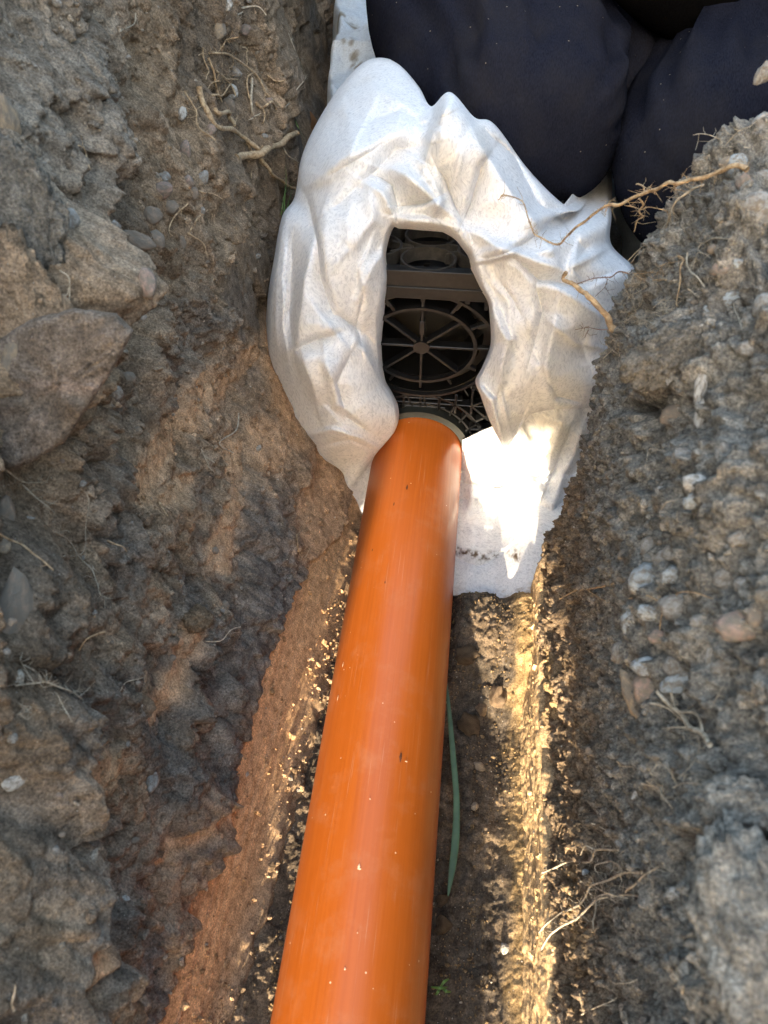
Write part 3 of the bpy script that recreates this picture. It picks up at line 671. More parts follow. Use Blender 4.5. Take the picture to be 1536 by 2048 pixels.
def ring(name, cx, cz, rx, rz, wd, y0, y1, mat, parent=crate, seg=96, top=False, t0=0, t1=360):
    t = np.radians(np.linspace(t0, t1, seg, endpoint=(t1 - t0) < 360))
    def c(r, s_, d):
        if top: return np.stack([cx + (rx - r) * np.cos(t), cz + (rz - r * rz / rx) * np.sin(t), np.full_like(t, d)], -1)
        return np.stack([cx + (rx - r) * np.cos(t), np.full_like(t, d), cz + (rz - r * rz / rx) * np.sin(t)], -1)
    P = np.stack([c(0, 0, y0), c(wd, 0, y0), c(wd, 0, y1), c(0, 0, y1), c(0, 0, y0)], 1) - cl
    return grid_mesh(name, P, mat, parent=parent, smooth=False, close_u=(t1 - t0) >= 360)
hz = .2045
def front_bars(name, lst, mat=RIB, y0=YC - .002, y1=YC + .010):
    for a, b, wd in lst:
        m_ = MB(); m_.bar(a, b, wd, y0, y1); m_.build(name, mat)
# top edge rails
for nm, z0, z1, y0 in (('edge_rail', .2820, .3000, YC - .006), ('edge_rail', .2660, .2812, YC - .003)):
    m_ = MB(); m_.quadbox([(-.145, y0, z0), (.165, y0, z0), (.165, YC + .005, z0), (-.145, YC + .005, z0), (-.145, y0, z1), (.165, y0, z1), (.165, YC + .005, z1), (-.145, YC + .005, z1)]); m_.build(nm, RIB)
front_bars('edge_lip', [((-.145, .2815), (.165, .2815), .0012)], y0=YC - .0075)
# port
ring('port_rim', -.001, hz, .0840, .0690, .0036, YC - .003, YC + .012, RIB)
ring('port_tube', -.001, hz, .0795, .0655, .0020, YC + .002, YC + .075, BLACK)
ring('port_ledge', -.001, hz, .0775, .0636, .009, YC + .020, YC + .024, BLACK)
wheel = ring('spoked_cover', -.001, hz, .0620, .0495, .0040, YC - .001, YC + .006, RIB)
ring('inner_tube', -.001, hz, .0600, .0480, .002, YC + .008, YC + .055, BLACK)
hub = ring('hub', -.001, hz, .0092, .0078, .0091, YC - .003, YC + .008, RIB, seg=28)
for i in range(8):
    t = R(i * 45); c_, s_ = math.cos(t), math.sin(t)
    m_ = MB(); a = (-.001 + .0085 * c_, hz + .0072 * s_); b = (-.001 + .0590 * c_, hz + .0470 * s_)
    m_.bar(a, b, .0030, YC - .0005, YC + .012)
    if i == 2: m_.bar((-.001, hz + .016), (-.001, hz + .033), .0058, YC - .001, YC + .010)
    m_.build('spoke', RIB)
for i in range(12):
    t = R(i * 30); c_, s_ = math.cos(t), math.sin(t)
    m_ = MB(); m_.bar((-.001 + .0605 * c_, hz + .0485 * s_), (-.001 + .0725 * c_, hz + .0590 * s_) if i in (7, 8, 9, 10, 11, 1, 5) else (-.001 + .0810 * c_, hz + .0660 * s_), .0034, YC + .001, YC + .008)
    m_.build('rib', RIB)
    if i in (1, 2, 3, 4, 5):
        m_ = MB(); m_.bar((-.001 + .0700 * c_, hz + .0570 * s_), (-.001 + .0805 * c_, hz + .0660 * s_), .0050, YC - .001, YC + .008); m_.build('rib', RIB)
# row of posts between rail and port
front_bars('rib', [((x, .256 if abs(x) > .05 else .271), (x, .2665), .0042) for x in (-.060, -.027, 0, .027, .046, .066, .086)])
front_bars('rib', [((.046, .262), (.046, .2665), .006), ((.075, .240), (.092, .2665), .003), ((.0835, .205), (.120, .205), .004), ((.080, .180), (.115, .165), .003), ((.06, .155), (.105, .118), .003)])
# grid between the port and the pipe opening
front_bars('rib', [((-.09, .1250), (.09, .1250), .0020), ((-.08, .1315), (.05, .1325), .0016), ((-.08, .1190), (.03, .1195), .0022)])
front_bars('rib', [((x, .112), (x, z1), .0032) for x, z1 in ((-.045, .142), (-.020, .136), (0.0, .134), (.022, .136), (.042, .141), (.061, .150), (.088, .165), (.118, .20))])
front_bars('rib', [((.061, .125), (.084, .104), .0030), ((.061, .125), (.092, .142), .0030), ((.066, .100), (.098, .124), .0030), ((.056, .112), (.075, .093), .0030), ((.060, .088), (.110, .092), .0030),
                   ((.062, .070), (.120, .072), .0030), ((.064, .052), (.12, .050), .003), ((-.061, .125), (-.09, .104), .003), ((.084, .20), (.084, .104), .0025), ((.120, .27), (.120, .01), .004), ((-.12, .27), (-.12, .01), .004),
                   ((.165, .27), (.165, .0), .012), ((-.155, .27), (-.155, .0), .012)])
ring('collar_ring', 0, .055, .0830, .0830, .0026, YC - .002, YC + .010, RIB)
ring('collar_ring', 0, .055, .0700, .0700, .0022, YC - .002, YC + .010, RIB)
collar = ring('pipe_collar', 0, .055, .0645, .0645, .0085, YC - .012, YC + .020, GREY)
# small diagonal ribs round the collar
for i in range(-3, 14):
    t = R(i * 14); front_bars('rib', [((.0640 * math.cos(t), .055 + .0640 * math.sin(t)), (.0820 * math.cos(t + .06), .055 + .0820 * math.sin(t + .06)), .0026)])
# top lattice with rings
for j, yy in enumerate((.7105, .760, .8095, .859)):
    for i in range(-3, 4):
        cx_ = i * .0585 + (.0 if j % 2 == 0 else .0); yc_ = yy + (.0235 if i % 2 else 0)
        if abs(cx_) < .15:
            ring('grille_ring', .002 + cx_, yc_, .0292, .0242, .0022, .286, .3005, GRILLE, top=True, seg=48)
for j, yy in enumerate((.734, .784, .834)):
    for i in range(-2, 3):
        x = .002 + i * .0585 + .029; m_ = MB()
        m_.tbar((x - .012, yy - .011), (x + .012, yy - .001), .0022, .287, .3003); m_.tbar((x - .012, yy + .011), (x + .012, yy + .001), .0022, .287, .3000); m_.build('rib', GRILLE)
# dark inner cell walls and the columns inside
m_ = MB()
m_.quadbox([(-.160, YC + .09, .004), (.170, YC + .09, .004), (.170, YC + .094, .004), (-.160, YC + .094, .004), (-.160, YC + .09, .282), (.170, YC + .09, .282), (.170, YC + .094, .282), (-.160, YC + .094, .282)])
for x in (-.145, .161): m_.quadbox([(x, YC + .03, .002), (x + .004, YC + .03, .002), (x + .004, 1.2, .002), (x, 1.2, .002), (x, YC + .03, .284), (x + .004, YC + .03, .284), (x + .004, 1.2, .284), (x, 1.2, .284)])
m_.quadbox([(-.16, YC + .1, .0), (.17, YC + .1, .0), (.17, 1.9, .0), (-.16, 1.9, .0), (-.16, YC + .1, .20), (.17, YC + .1, .20), (.17, 1.9, .20), (-.16, 1.9, .20)])
m_.build('inner_cell', BLACK, bevel=0)
for x in (-.05, .0, .055):
    m_ = MB(); m_.quadbox([(x + a_, .73 + b_, z_) for z_ in (.22, .284) for a_, b_ in ((-.003, -.003), (.003, -.003), (.003, .003), (-.003, .003))]); m_.build('column', BLACK, bevel=0)

# ================================================================== FABRIC
ST = [
 (742,925,.640, 735,985,.63, 724,1042,.605), (752,905,.640, 715,965,.63, 690,1005,.62), (768,888,.635, 725,925,.62, 685,948,.63), (785,868,.635, 712,893,.61, 640,915,.63),
 (796,840,.640, 700,860,.60, 600,870,.64), (795,812,.645, 685,820,.60, 568,820,.65), (783,785,.655, 665,770,.60, 545,755,.66), (768,755,.665, 650,715,.60, 533,690,.67),
 (762,690,.670, 650,650,.61, 536,600,.68), (768,620,.670, 655,580,.62, 548,525,.69), (775,560,.670, 665,510,.63, 565,435,.72), (771,505,.670, 670,440,.65, 590,395,.76),
 (785,456,.670, 690,370,.68, 603,320,.82), (800,456,.672, 715,320,.70, 630,255,.88), (820,457,.672, 750,285,.72, 680,175,.93), (840,459,.672, 785,265,.73, 735,122,.97),
 (855,460,.672, 815,265,.73, 790,124,.95), (868,461,.672, 845,280,.72, 835,172,.88), (878,462,.672, 870,290,.70, 862,214,.82), (886,463,.672, 892,280,.69, 900,186,.76),
 (896,468,.670, 930,300,.69, 948,236,.77), (906,474,.670, 960,330,.69, 988,250,.78), (915,482,.670, 1000,380,.69, 1060,345,.78), (925,495,.670, 1030,430,.68, 1130,412,.77),
 (935,508,.670, 1060,450,.68, 1168,414,.83), (938,514,.670, 1078,456,.70, 1193,345,1.06), (940,518,.670, 1080,462,.71, 1211,284,1.10), (941,524,.670, 1084,474,.70, 1222,340,1.06), (943,533,.670, 1090,495,.67, 1222,430,.80), (944,545,.668, 1100,520,.66, 1222,490,.76),
 (958,572,.665, 1110,560,.65, 1274,545,.72), (976,602,.660, 1110,610,.64, 1270,600,.72), (981,640,.655, 1110,650,.63, 1262,660,.71), (982,690,.650, 1105,700,.63, 1262,720,.70),
 (965,735,.640, 1090,745,.62, 1262,775,.69), (952,762,.635, 1080,775,.62, 1250,810,.69), (962,790,.630, 1060,800,.62, 1225,815,.68), (980,840,.630, 1040,825,.62, 1165,813,.67),
 (1002,885,.635, 1030,850,.63, 1100,800,.65), (1014,908,.640, 1024,880,.635, 1072,808,.65)]
def interp_rows(arr, n):
    a = np.array(arr, float); m = len(a); t = np.linspace(0, m - 1, n); i = np.clip(np.floor(t).astype(int), 0, m - 2); f = (t - i)[:, None]
    p0 = a[np.clip(i - 1, 0, m - 1)]; p1 = a[i]; p2 = a[i + 1]; p3 = a[np.clip(i + 2, 0, m - 1)]
    return .5 * ((2 * p1) + (-p0 + p2) * f + (2 * p0 - 5 * p1 + 4 * p2 - p3) * f ** 2 + (-p0 + 3 * p1 - 3 * p2 + p3) * f ** 3)
NU, NV = 800, 160
ROW = interp_rows(ST, NU).reshape(NU, 3, 3)
v = np.linspace(0, 1, NV); vv = .5 * (1 - np.cos(v * np.pi)) * .35 + v * .65
def bez(a, m_, c, t):
    ctrl = 2 * m_ - .5 * (a + c); return (1 - t) ** 2 * a + 2 * t * (1 - t) * ctrl + t * t * c
T = vv[None, :, None]
G = bez(ROW[:, None, 0], ROW[:, None, 1], ROW[:, None, 2], T)
FPX, FPY, FY_ = G[..., 0], G[..., 1], G[..., 2]
UU, VV2 = np.meshgrid(np.arange(NU) / NU, vv, indexing='ij')
FOLDS = [  # polyline in the photo, relief (m, + towards the viewer), width px
 ([(640,440),(606,560),(592,700),(630,815)], .016, 26), ([(612,385),(635,470),(645,552),(667,625),(729,667)], -.016, 15), ([(786,470),(745,530),(713,600),(706,655)], .015, 20),
 ([(735,560),(712,650),(722,700)], -.010, 12), ([(604,704),(625,772),(632,812)], .012, 14), ([(590,700),(635,676),(675,664)], -.014, 12), ([(650,715),(672,808),(745,862)], .015, 20),
 ([(690,650),(725,700),(765,775)], .013, 18), ([(700,705),(668,770),(690,835),(750,870)], -.013, 15), ([(608,868),(660,858),(715,872),(760,892)], .012, 12), ([(640,895),(700,880),(740,900)], -.008, 10),
 ([(565,480),(552,600),(560,700)], .009, 18), ([(585,480),(575,620),(600,760)], -.008, 12), ([(760,560),(752,640),(757,720)], .012, 14), ([(600,390),(672,333),(745,292),(835,252)], .022, 34),
 ([(660,420),(720,370),(790,300),(840,290)], -.014, 24), ([(700,500),(745,440),(740,375)], .010, 22), ([(690,200),(760,180),(850,235)], .012, 30), ([(730,245),(800,225),(855,250)], -.014, 20),
 ([(735,365),(765,385),(785,430)], .016, 12), ([(748,352),(782,372),(790,410)], -.014, 9), ([(778,335),(812,345),(850,380),(905,430)], .022, 16), ([(792,412),(850,408),(882,392)], -.018, 8),
 ([(860,360),(885,400),(862,440)], .014, 14), ([(870,330),(905,400),(925,450)], -.016, 10), ([(788,432),(840,440),(885,448)], .014, 13), ([(905,195),(872,245),(846,330)], .024, 22),
 ([(915,205),(960,290),(1018,375),(1072,445),(1115,520)], .020, 22), ([(985,300),(962,335),(938,410),(922,452)], -.020, 13), ([(955,250),(1030,310),(1075,400),(1090,418)], -.015, 13),
 ([(995,256),(1072,325),(1135,410)], .018, 20), ([(928,455),(1020,500),(1125,540)], .016, 18), ([(1075,410),(1125,442),(1185,428)], -.014, 11), ([(1090,425),(1150,425),(1205,440)], .010, 10),
 ([(1160,460),(1146,535),(1215,495)], .012, 12), ([(1130,440),(1180,510)], -.010, 16), ([(1020,512),(1072,562),(1150,575),(1230,548)], -.016, 12), ([(950,500),(985,615),(1020,680),(1000,760)], .018, 24),
 ([(1068,575),(1080,625),(1062,700)], -.016, 15), ([(1080,560),(1160,600),(1210,640)], .013, 24), ([(1110,620),(1090,730),(1110,800)], .013, 20), ([(955,765),(985,800),(1010,900)], .014, 12),
 ([(1085,740),(1115,795),(1165,806)], -.012, 14), ([(1050,830),(1030,870)], -.010, 10), ([(1208,300),(1196,360),(1190,410)], .012, 10), ([(1150,650),(1180,730)], -.008, 20), ([(705,160),(640,270),(612,330)], .012, 20),
 ([(575,470),(566,560),(570,660),(590,760)], .006, 8), ([(742,470),(722,540),(728,600)], .006, 8), ([(620,600),(650,640),(690,690)], .006, 7), ([(960,540),(1010,600),(1030,690)], .007, 9), ([(1000,560),(1050,640)], -.006, 8),
 ([(1090,640),(1150,690),(1210,700)], .006, 8), ([(800,300),(850,330),(870,370)], .007, 8), ([(930,280),(915,330),(900,380)], .007, 8), ([(760,190),(720,260),(700,320)], .006, 10), ([(640,360),(700,330),(780,280)], -.006, 9), ([(1010,700),(1000,780),(1020,860)], .006, 9), ([(1130,470),(1100,500),(1060,505)], .006, 8), ([(640,800),(680,850),(720,860)], .006, 8)]
def fold_field(PX_, PY_, folds, sc=1.0):
    H_ = np.zeros(PX_.shape)
    jx = PX_ + 4 * fbm2(PX_ / 60, PY_ / 60, 1, 611); jy = PY_ + 4 * fbm2(PX_ / 45 + 9, PY_ / 45, 2, 612)
    for fi, (pts, h, wd) in enumerate(folds):
        d, par = segdist(jx, jy, pts); e = np.sin(np.pi * np.clip(par, .03, .97)) ** .5
        ax, ay = pts[0]; bx, by = pts[-1]; mx_, my_ = pts[len(pts) // 2]
        # side of the crest: sign of the cross product with the nearest segment
        sg = np.zeros(PX_.shape); best = np.full(PX_.shape, 1e9)
        for k in range(len(pts) - 1):
            (x0, y0_), (x1, y1_) = pts[k], pts[k + 1]; L_ = (x1 - x0) ** 2 + (y1_ - y0_) ** 2
            t = np.clip(((jx - x0) * (x1 - x0) + (jy - y0_) * (y1_ - y0_)) / L_, 0, 1); dk = np.hypot(jx - x0 - t * (x1 - x0), jy - y0_ - t * (y1_ - y0_))
            c_ = ((x1 - x0) * (jy - y0_) - (y1_ - y0_) * (jx - x0)) / math.sqrt(L_); mk_ = dk < best; best = np.where(mk_, dk, best); sg = np.where(mk_, c_, sg)
        side = ss(-3, 3, sg * (1 if fi % 2 else -1))
        dd_ = np.sqrt(d * d + 14.)
        prof_ = side * np.exp(-(dd_ / (wd * 1.7)) ** 1.15) + (1 - side) * np.exp(-(dd_ / (wd * .42)) ** 1.4)
        H_ += h * sc * e * prof_
    return H_
HF = fold_field(FPX, FPY, FOLDS, 1.5)
HF += .0035 * (1 - np.sqrt(fbm2(FPX / 95, FPY / 130, 1, 620) ** 2 + .01) * 2.2) + .0022 * (1 - np.sqrt(fbm2(FPX / 45 + 3, FPY / 62, 1, 624) ** 2 + .02) * 2.2) + .0007 * fbm2(FPX / 26, FPY / 34, 2, 621) + .0002 * fbm2(FPX / 9, FPY / 10, 2, 622)
HF *= ss(0, .035, VV2) * .9 + .1
d = rays(FPX, FPY); tt = FY_ / d[..., 1]
back = .030 * (1 - ss(0, .05, VV2)) ** 2 + .05 * ss(.955, 1, VV2) ** 2
PC = CAM + d * (tt - HF + back)[..., None]
CC = np.ones(PC.shape)
CC = mixc(CC, (1 - ss(0, .03, VV2)) * .15, np.array([.85, .76, .6]))
for (px, py, rx, ry, k, tc_) in [(880, 340, 45, 60, .5, (.9, .82, .68)), (1000, 430, 60, 60, .3, (.95, .88, .85)), (700, 900, 60, 30, .6, (.93, .80, .70)), (710, 1000, 30, 40, .5, (.7, .6, .5)), (960, 300, 20, 60, .4, (.85, .75, .6)), (800, 400, 50, 50, .3, (.9, .85, .72)), (1090, 820, 50, 50, .4, (.95, .88, .72))]:
    CC = mixc(CC, (1 - ss(.5, 1.3, np.hypot((FPX - px) / rx, (FPY - py) / ry))) * k * .5, np.array(tc_))
fabric = empty('geotextile_wrap', (0, .69, .15)); tag(fabric, 'rumpled white geotextile fabric wrapped round the crate with a cut opening', 'fabric')
def fab_piece(name, P, C, flip=False):
    o = grid_mesh(name, P - np.array([0, .69, .15]), FAB, C, parent=fabric, flip=flip)
    md = o.modifiers.new('thickness', 'SOLIDIFY'); md.thickness = .0016; md.offset = 0
    return o
fab_piece('front_drape', PC, CC)
# lower flap lying against the crate front and spilling on to the trench floor
FL = [ # across, from the pipe side to the bank side; rows run down
 [(925,880,.672),(925,950,.650),(915,1030,.615),(908,1110,.575),(902,1196,.522)],
 [(990,850,.668),(985,940,.636),(965,1030,.598),(945,1120,.560),(940,1204,.512)],
 [(1050,830,.665),(1050,930,.630),(1025,1030,.590),(1000,1130,.545),(975,1212,.505)],
 [(1110,805,.668),(1110,900,.632),(1085,1000,.592),(1050,1110,.545),(1010,1222,.500)],
 [(1170,790,.675),(1165,890,.640),(1140,1000,.598),(1100,1110,.550),(1052,1224,.498)],
 [(1230,780,.685),(1225,890,.650),(1200,1000,.610),(1160,1110,.560),(1100,1220,.510)]]
NF1, NF2 = 180, 230
def zrow(px, py, z): return float(atZ(px, py, z)[1])
FL = [[(x0_, 880, .672), (x0_ - 2, 930, .668), (x0_ - 5, 965, .650), (x1_, 1020, zrow(x1_, 1020, .016)), (x2_, 1110, zrow(x2_, 1110, .016)), (x3_, yb_, zrow(x3_, yb_, .005))]
      for x0_, x1_, x2_, x3_, yb_ in ((925, 915, 908, 902, 1196), (990, 970, 950, 940, 1206), (1050, 1028, 1002, 975, 1214), (1110, 1085, 1045, 1010, 1222), (1170, 1140, 1095, 1052, 1224), (1230, 1205, 1160, 1100, 1220))]
for r_i, (ya_, yo_) in enumerate(((880, .672), (850, .668), (830, .665), (805, .668), (790, .675), (780, .685))): FL[r_i][0] = (FL[r_i][0][0], ya_, yo_)
tmp = np.stack([interp_rows(r, NF2) for r in FL]); GF = interp_rows(tmp.reshape(6, -1), NF1).reshape(NF1, NF2, 3)
APX, APY, AY = GF[..., 0], GF[..., 1], GF[..., 2]
FF = [([(940,940),(1000,930),(1040,950),(1075,925)], .014, 16), ([(930,965),(1000,972),(1050,955)], -.012, 10), ([(945,1000),(1010,1005),(1075,960)], .014, 20), ([(925,1050),(985,1050),(1060,1010),(1110,950)], .010, 16),
      ([(905,1090),(950,1118),(1010,1100),(1060,1065),(1120,1010)], .018, 13), ([(905,1112),(955,1132),(1020,1112),(1070,1080)], -.018, 9), ([(1005,1210),(1040,1140),(1090,1060),(1180,820)], .016, 20), ([(985,1180),(1020,1110),(1065,1040),(1130,880)], -.012, 13),
      ([(1000,880),(1020,930),(1000,960)], -.016, 12), ([(1035,840),(1060,880),(1040,930)], .014, 16), ([(1090,870),(1075,960),(1110,1010)], -.008, 16), ([(915,1180),(960,1165),(1010,1190)], .008, 16), ([(1080,830),(1120,850),(1100,920)], .010, 14), ([(960,885),(950,920),(970,940)], .010, 12)]
HA = fold_field(APX, APY, FF, 2.0) * (1 - .75 * ss(985, 1050, APY)) + .020 * (.5 - np.sqrt(fbm2(APX / 42 + 4, APY / 75, 1, 646) ** 2 + .003)) * (1 - .8 * ss(985, 1050, APY)) + .003 * fbm2(APX / 30, APY / 30, 2, 640) + .001 * fbm2(APX / 10, APY / 10, 2, 641)
d = rays(APX, APY); PA = CAM + d * (AY / d[..., 1] - HA)[..., None]
zfl = .010 + .022 * ss(.085, .14, PA[..., 0]) + .004 * fbm2(APX / 70, APY / 50, 1, 645); kz = .006; hz_ = np.clip(.5 + .5 * (PA[..., 2] - zfl) / kz, 0, 1); PA[..., 2] = zfl * (1 - hz_) + PA[..., 2] * hz_ + kz * hz_ * (1 - hz_)
CA = np.ones(PA.shape); CA = mixc(CA, (1 - ss(.3, 1.2, np.hypot((APX - 1110) / 70, (APY - 870) / 60))) * .5, np.array([.9, .82, .62]))
dd, _ = segdist(APX, APY, [(905, 1098), (930, 1106), (960, 1112), (1010, 1112), (1035, 1130)]); CA = mixc(CA, (1 - ss(3, 12, dd)) * ss(-.2, .3, fbm2(APX / 7, APY / 7, 3, 650)), np.array([.16, .11, .07]))
CA = mixc(CA, ss(1160, 1200, APY) * ss(0, .4, fbm2(APX / 14, APY / 10, 3, 651)) * .4, np.array([.5, .4, .3]))
fab_piece('lower_flap', PA, CA)
# sheet running back over the top of the crate and hanging down its sides
x_ = np.linspace(-.215, .30, 240); y_ = np.linspace(1.0, 2.1, 300); XT, YT = np.meshgrid(x_, y_, indexing='ij')
XT2 = XT + .05 * ss(1.3, 1.0, YT) * ss(-.1, -.2, XT) - .045 * ss(1.2, 1.7, YT) * ss(0, -.2, XT) + .012 * fbm2(YT * 9, YT * 0 + 1, 3, 660) * ss(0, -.2, XT)
HT = .302 + .020 * (1 - np.abs(fbm2(XT * 11, YT * 7, 3, 661)) * 2) + .006 * fbm2(XT * 30, YT * 28, 3, 662) - .25 * ss(-.185, -.215, XT) ** 1.5 - .25 * ss(.26, .30, XT)
CT = np.ones((*XT.shape, 3))
for a_, b_ in (((-.17, 1.35), (-.13, 1.24)), ((-.20, 1.5), (-.13, 1.44))):
    dd, _ = segdist(XT, YT, [a_, b_]); CT = mixc(CT, (1 - ss(.004, .014, dd)) * ss(-.3, .2, fbm2(XT * 90, YT * 90, 3, 670)) * .8, np.array([.32, .24, .14]))
fab_piece('top_sheet', np.stack([XT2, YT, HT], -1), CT * np.array([.90, .96, 1.0]))  # bluish tint stands in for sky light on the white sheet
for sx in (-.182, .192):
    y_ = np.linspace(.70, 2.1, 160); z_ = np.linspace(.0, .25, 60); YS, ZS = np.meshgrid(y_, z_, indexing='ij')
    XS = sx + .006 * fbm2(YS * 12, ZS * 9, 3, 680)
    if sx < 0: XS = XS + .02 + .06 * ss(.25, .02, ZS)
    fab_piece('side_sheet', np.stack([XS, YS, ZS], -1), np.ones((*YS.shape, 3)), flip=sx > 0)

# ================================================================== PERSON (kneeling on the fabric behind the opening)
person = empty('person', (.20, 1.05, .31)); tag(person, 'person kneeling on the white fabric in dark navy sweatpants and black top', 'person')
pl = np.array([.20, 1.05, .31])
def loft(path, radii, seg=60, rings=90, seed=1, wr=.004, sq=1.0, cap=True, extra=None):
    """tube along a smooth path; radii = list of (side, up); rounded ends; returns P (rings, seg, 3)"""
    pth = interp_rows(path, rings); rad = interp_rows(radii, rings)
    tg = np.gradient(pth, axis=0); tg /= np.linalg.norm(tg, axis=1, keepdims=True)
    up = np.array([0, 0, 1.0]); side = np.cross(tg, up); side /= np.linalg.norm(side, axis=1, keepdims=True) + 1e-9
    for i in range(1, rings):
        if side[i] @ side[i - 1] < 0: side[i] = -side[i]
    u2 = np.cross(side, tg)
    s = np.linspace(0, 1, rings); k = np.ones(rings)
    if cap:
        e = .16; k = np.where(s > 1 - e, np.sqrt(np.clip(1 - ((s - (1 - e)) / e) ** 2, 0, 1)), k); k = np.where(s < .05, np.sqrt(np.clip(1 - ((.05 - s) / .05) ** 2, 0, 1)), k)
    a = np.linspace(0, 2 * np.pi, seg, endpoint=False)
    SS_, AA_ = np.meshgrid(s, a, indexing='ij')
    n_ = wr * (vnoise(np.cos(AA_) * 1.7 + seed, np.sin(AA_) * 1.7, SS_ * 7, seed) * 1.0 + .5 * vnoise(np.cos(AA_) * 3, np.sin(AA_) * 3, SS_ * 14, seed + 1))
    if extra is not None: n_ = n_ + extra(SS_, AA_)
    rr = (rad[:, None, :] + n_[..., None]) * k[:, None, None]
    return pth[:, None] + side[:, None] * (np.cos(AA_) * rr[..., 0])[..., None] + u2[:, None] * (np.sin(AA_) * rr[..., 1])[..., None]
def join_lofts(name, Ps, mat, parent):
    V = []; Fq = []
    for P in Ps:
        nu, nv = P.shape[:2]; k = sum(len(x) for x in V); idx = np.arange(nu * nv).reshape(nu, nv) + k; idx = np.hstack([idx, idx[:, :1]])
        Fq.append(np.stack([idx[:-1, :-1], idx[:-1, 1:], idx[1:, 1:], idx[1:, :-1]], -1).reshape(-1, 4)); V.append(P.reshape(-1, 3))
    return raw_mesh(name, np.concatenate(V) - pl, np.concatenate(Fq), mat, parent, smooth=True)
def crL(S_, A_):  # creases running along the thigh
    g = np.zeros(S_.shape)
    for a0, wd, h, s0, s1 in ((1.30, .05, -.016, .10, .85), (1.18, .06, .010, .1, .85), (.85, .08, .012, .1, .85), (.70, .05, -.010, .1, .85), (2.3, .08, .012, .2, .95), (2.15, .05, -.008, .2, .95), (1.9, .14, .006, .0, .7), (.35, .06, -.012, .3, .95), (2.8, .07, -.012, .3, .95)):
        g += h * np.exp(-((np.angle(np.exp(1j * (A_ - a0 - .25 * np.sin(S_ * 3)))) / wd) ** 2)) * ss(s0, s0 + .2, S_) * ss(s1 + .15, s1 - .1, S_)
    return g
thL = loft([(.06, 1.52, .45), (.035, 1.34, .430), (.035, 1.14, .405), (.078, .99, .385), (.102, .90, .372), (.112, .825, .36)], [(.19, .15), (.17, .14), (.150, .125), (.126, .112), (.108, .10), (.10, .092)], seed=3, wr=.007, extra=crL)
thR = loft([(.42, 1.52, .45), (.43, 1.34, .430), (.430, 1.14, .40), (.365, .98, .365), (.318, .88, .345), (.305, .79, .33)], [(.19, .15), (.18, .14), (.165, .130), (.145, .125), (.122, .12), (.108, .11)], seed=9, wr=.007, extra=crL)
shL = loft([(.11, .88, .345), (.10, 1.05, .335), (.09, 1.25, .325), (.08, 1.38, .32)], [(.09, .07), (.09, .06), (.07, .05), (.055, .045)], seed=12)
shR = loft([(.30, .86, .32), (.33, 1.05, .32), (.35, 1.25, .32), (.36, 1.38, .32)], [(.10, .09), (.09, .06), (.07, .05), (.055, .045)], seed=14)
hip = loft([(.235, 1.15, .45), (.235, 1.30, .47), (.235, 1.52, .50), (.235, 1.66, .48)], [(.06, .05), (.20, .14), (.24, .17), (.18, .13)], seed=15)
join_lofts('sweatpants', [thL, thR, shL, shR, hip], NAVY, person)
# a gathered fold of cloth in the lap between the thighs
lap = loft([(.235, 1.30, .50), (.232, 1.15, .45), (.222, 1.05, .41), (.212, .975, .375)], [(.075, .03), (.060, .03), (.035, .025), (.012, .01)], seed=18, wr=.002)
join_lofts('lap_fold', [lap], NAVY, person)
tor = loft([(.29, 1.02, .600), (.28, 1.16, .640), (.26, 1.40, .74), (.25, 1.42, .95), (.25, 1.28, 1.10), (.25, 1.20, 1.16)], [(.16, .10), (.22, .17), (.22, .18), (.21, .15), (.17, .11), (.08, .07)], seed=21, wr=.006, rings=80)
tor = loft([(.30, 1.22, .56), (.28, 1.36, .62), (.26, 1.42, .78), (.25, 1.38, .96), (.25, 1.30, 1.06), (.25, 1.25, 1.12)], [(.14, .12), (.22, .17), (.21, .16), (.21, .14), (.17, .10), (.08, .07)], seed=21, wr=.006, rings=80)
belly = loft([(.29, 1.42, .66), (.30, 1.25, .61), (.310, 1.08, .560), (.312, .93, .515)], [(.22, .16), (.21, .15), (.18, .135), (.155, .11)], seed=25, wr=.004)
armL = loft([(.08, 1.34, 1.04), (.02, 1.30, .88), (-.01, 1.22, .74), (.06, 1.12, .70), (.16, 1.10, .72)], [(.07, .07), (.06, .06), (.055, .055), (.045, .045), (.038, .038)], seed=27, wr=.004)
armR = loft([(.42, 1.34, 1.04), (.49, 1.30, .88), (.52, 1.22, .74), (.45, 1.12, .70), (.34, 1.10, .72)], [(.07, .07), (.06, .06), (.055, .055), (.045, .045), (.038, .038)], seed=29, wr=.004)
join_lofts('sweatshirt', [tor, belly, armL, armR], DARK, person)
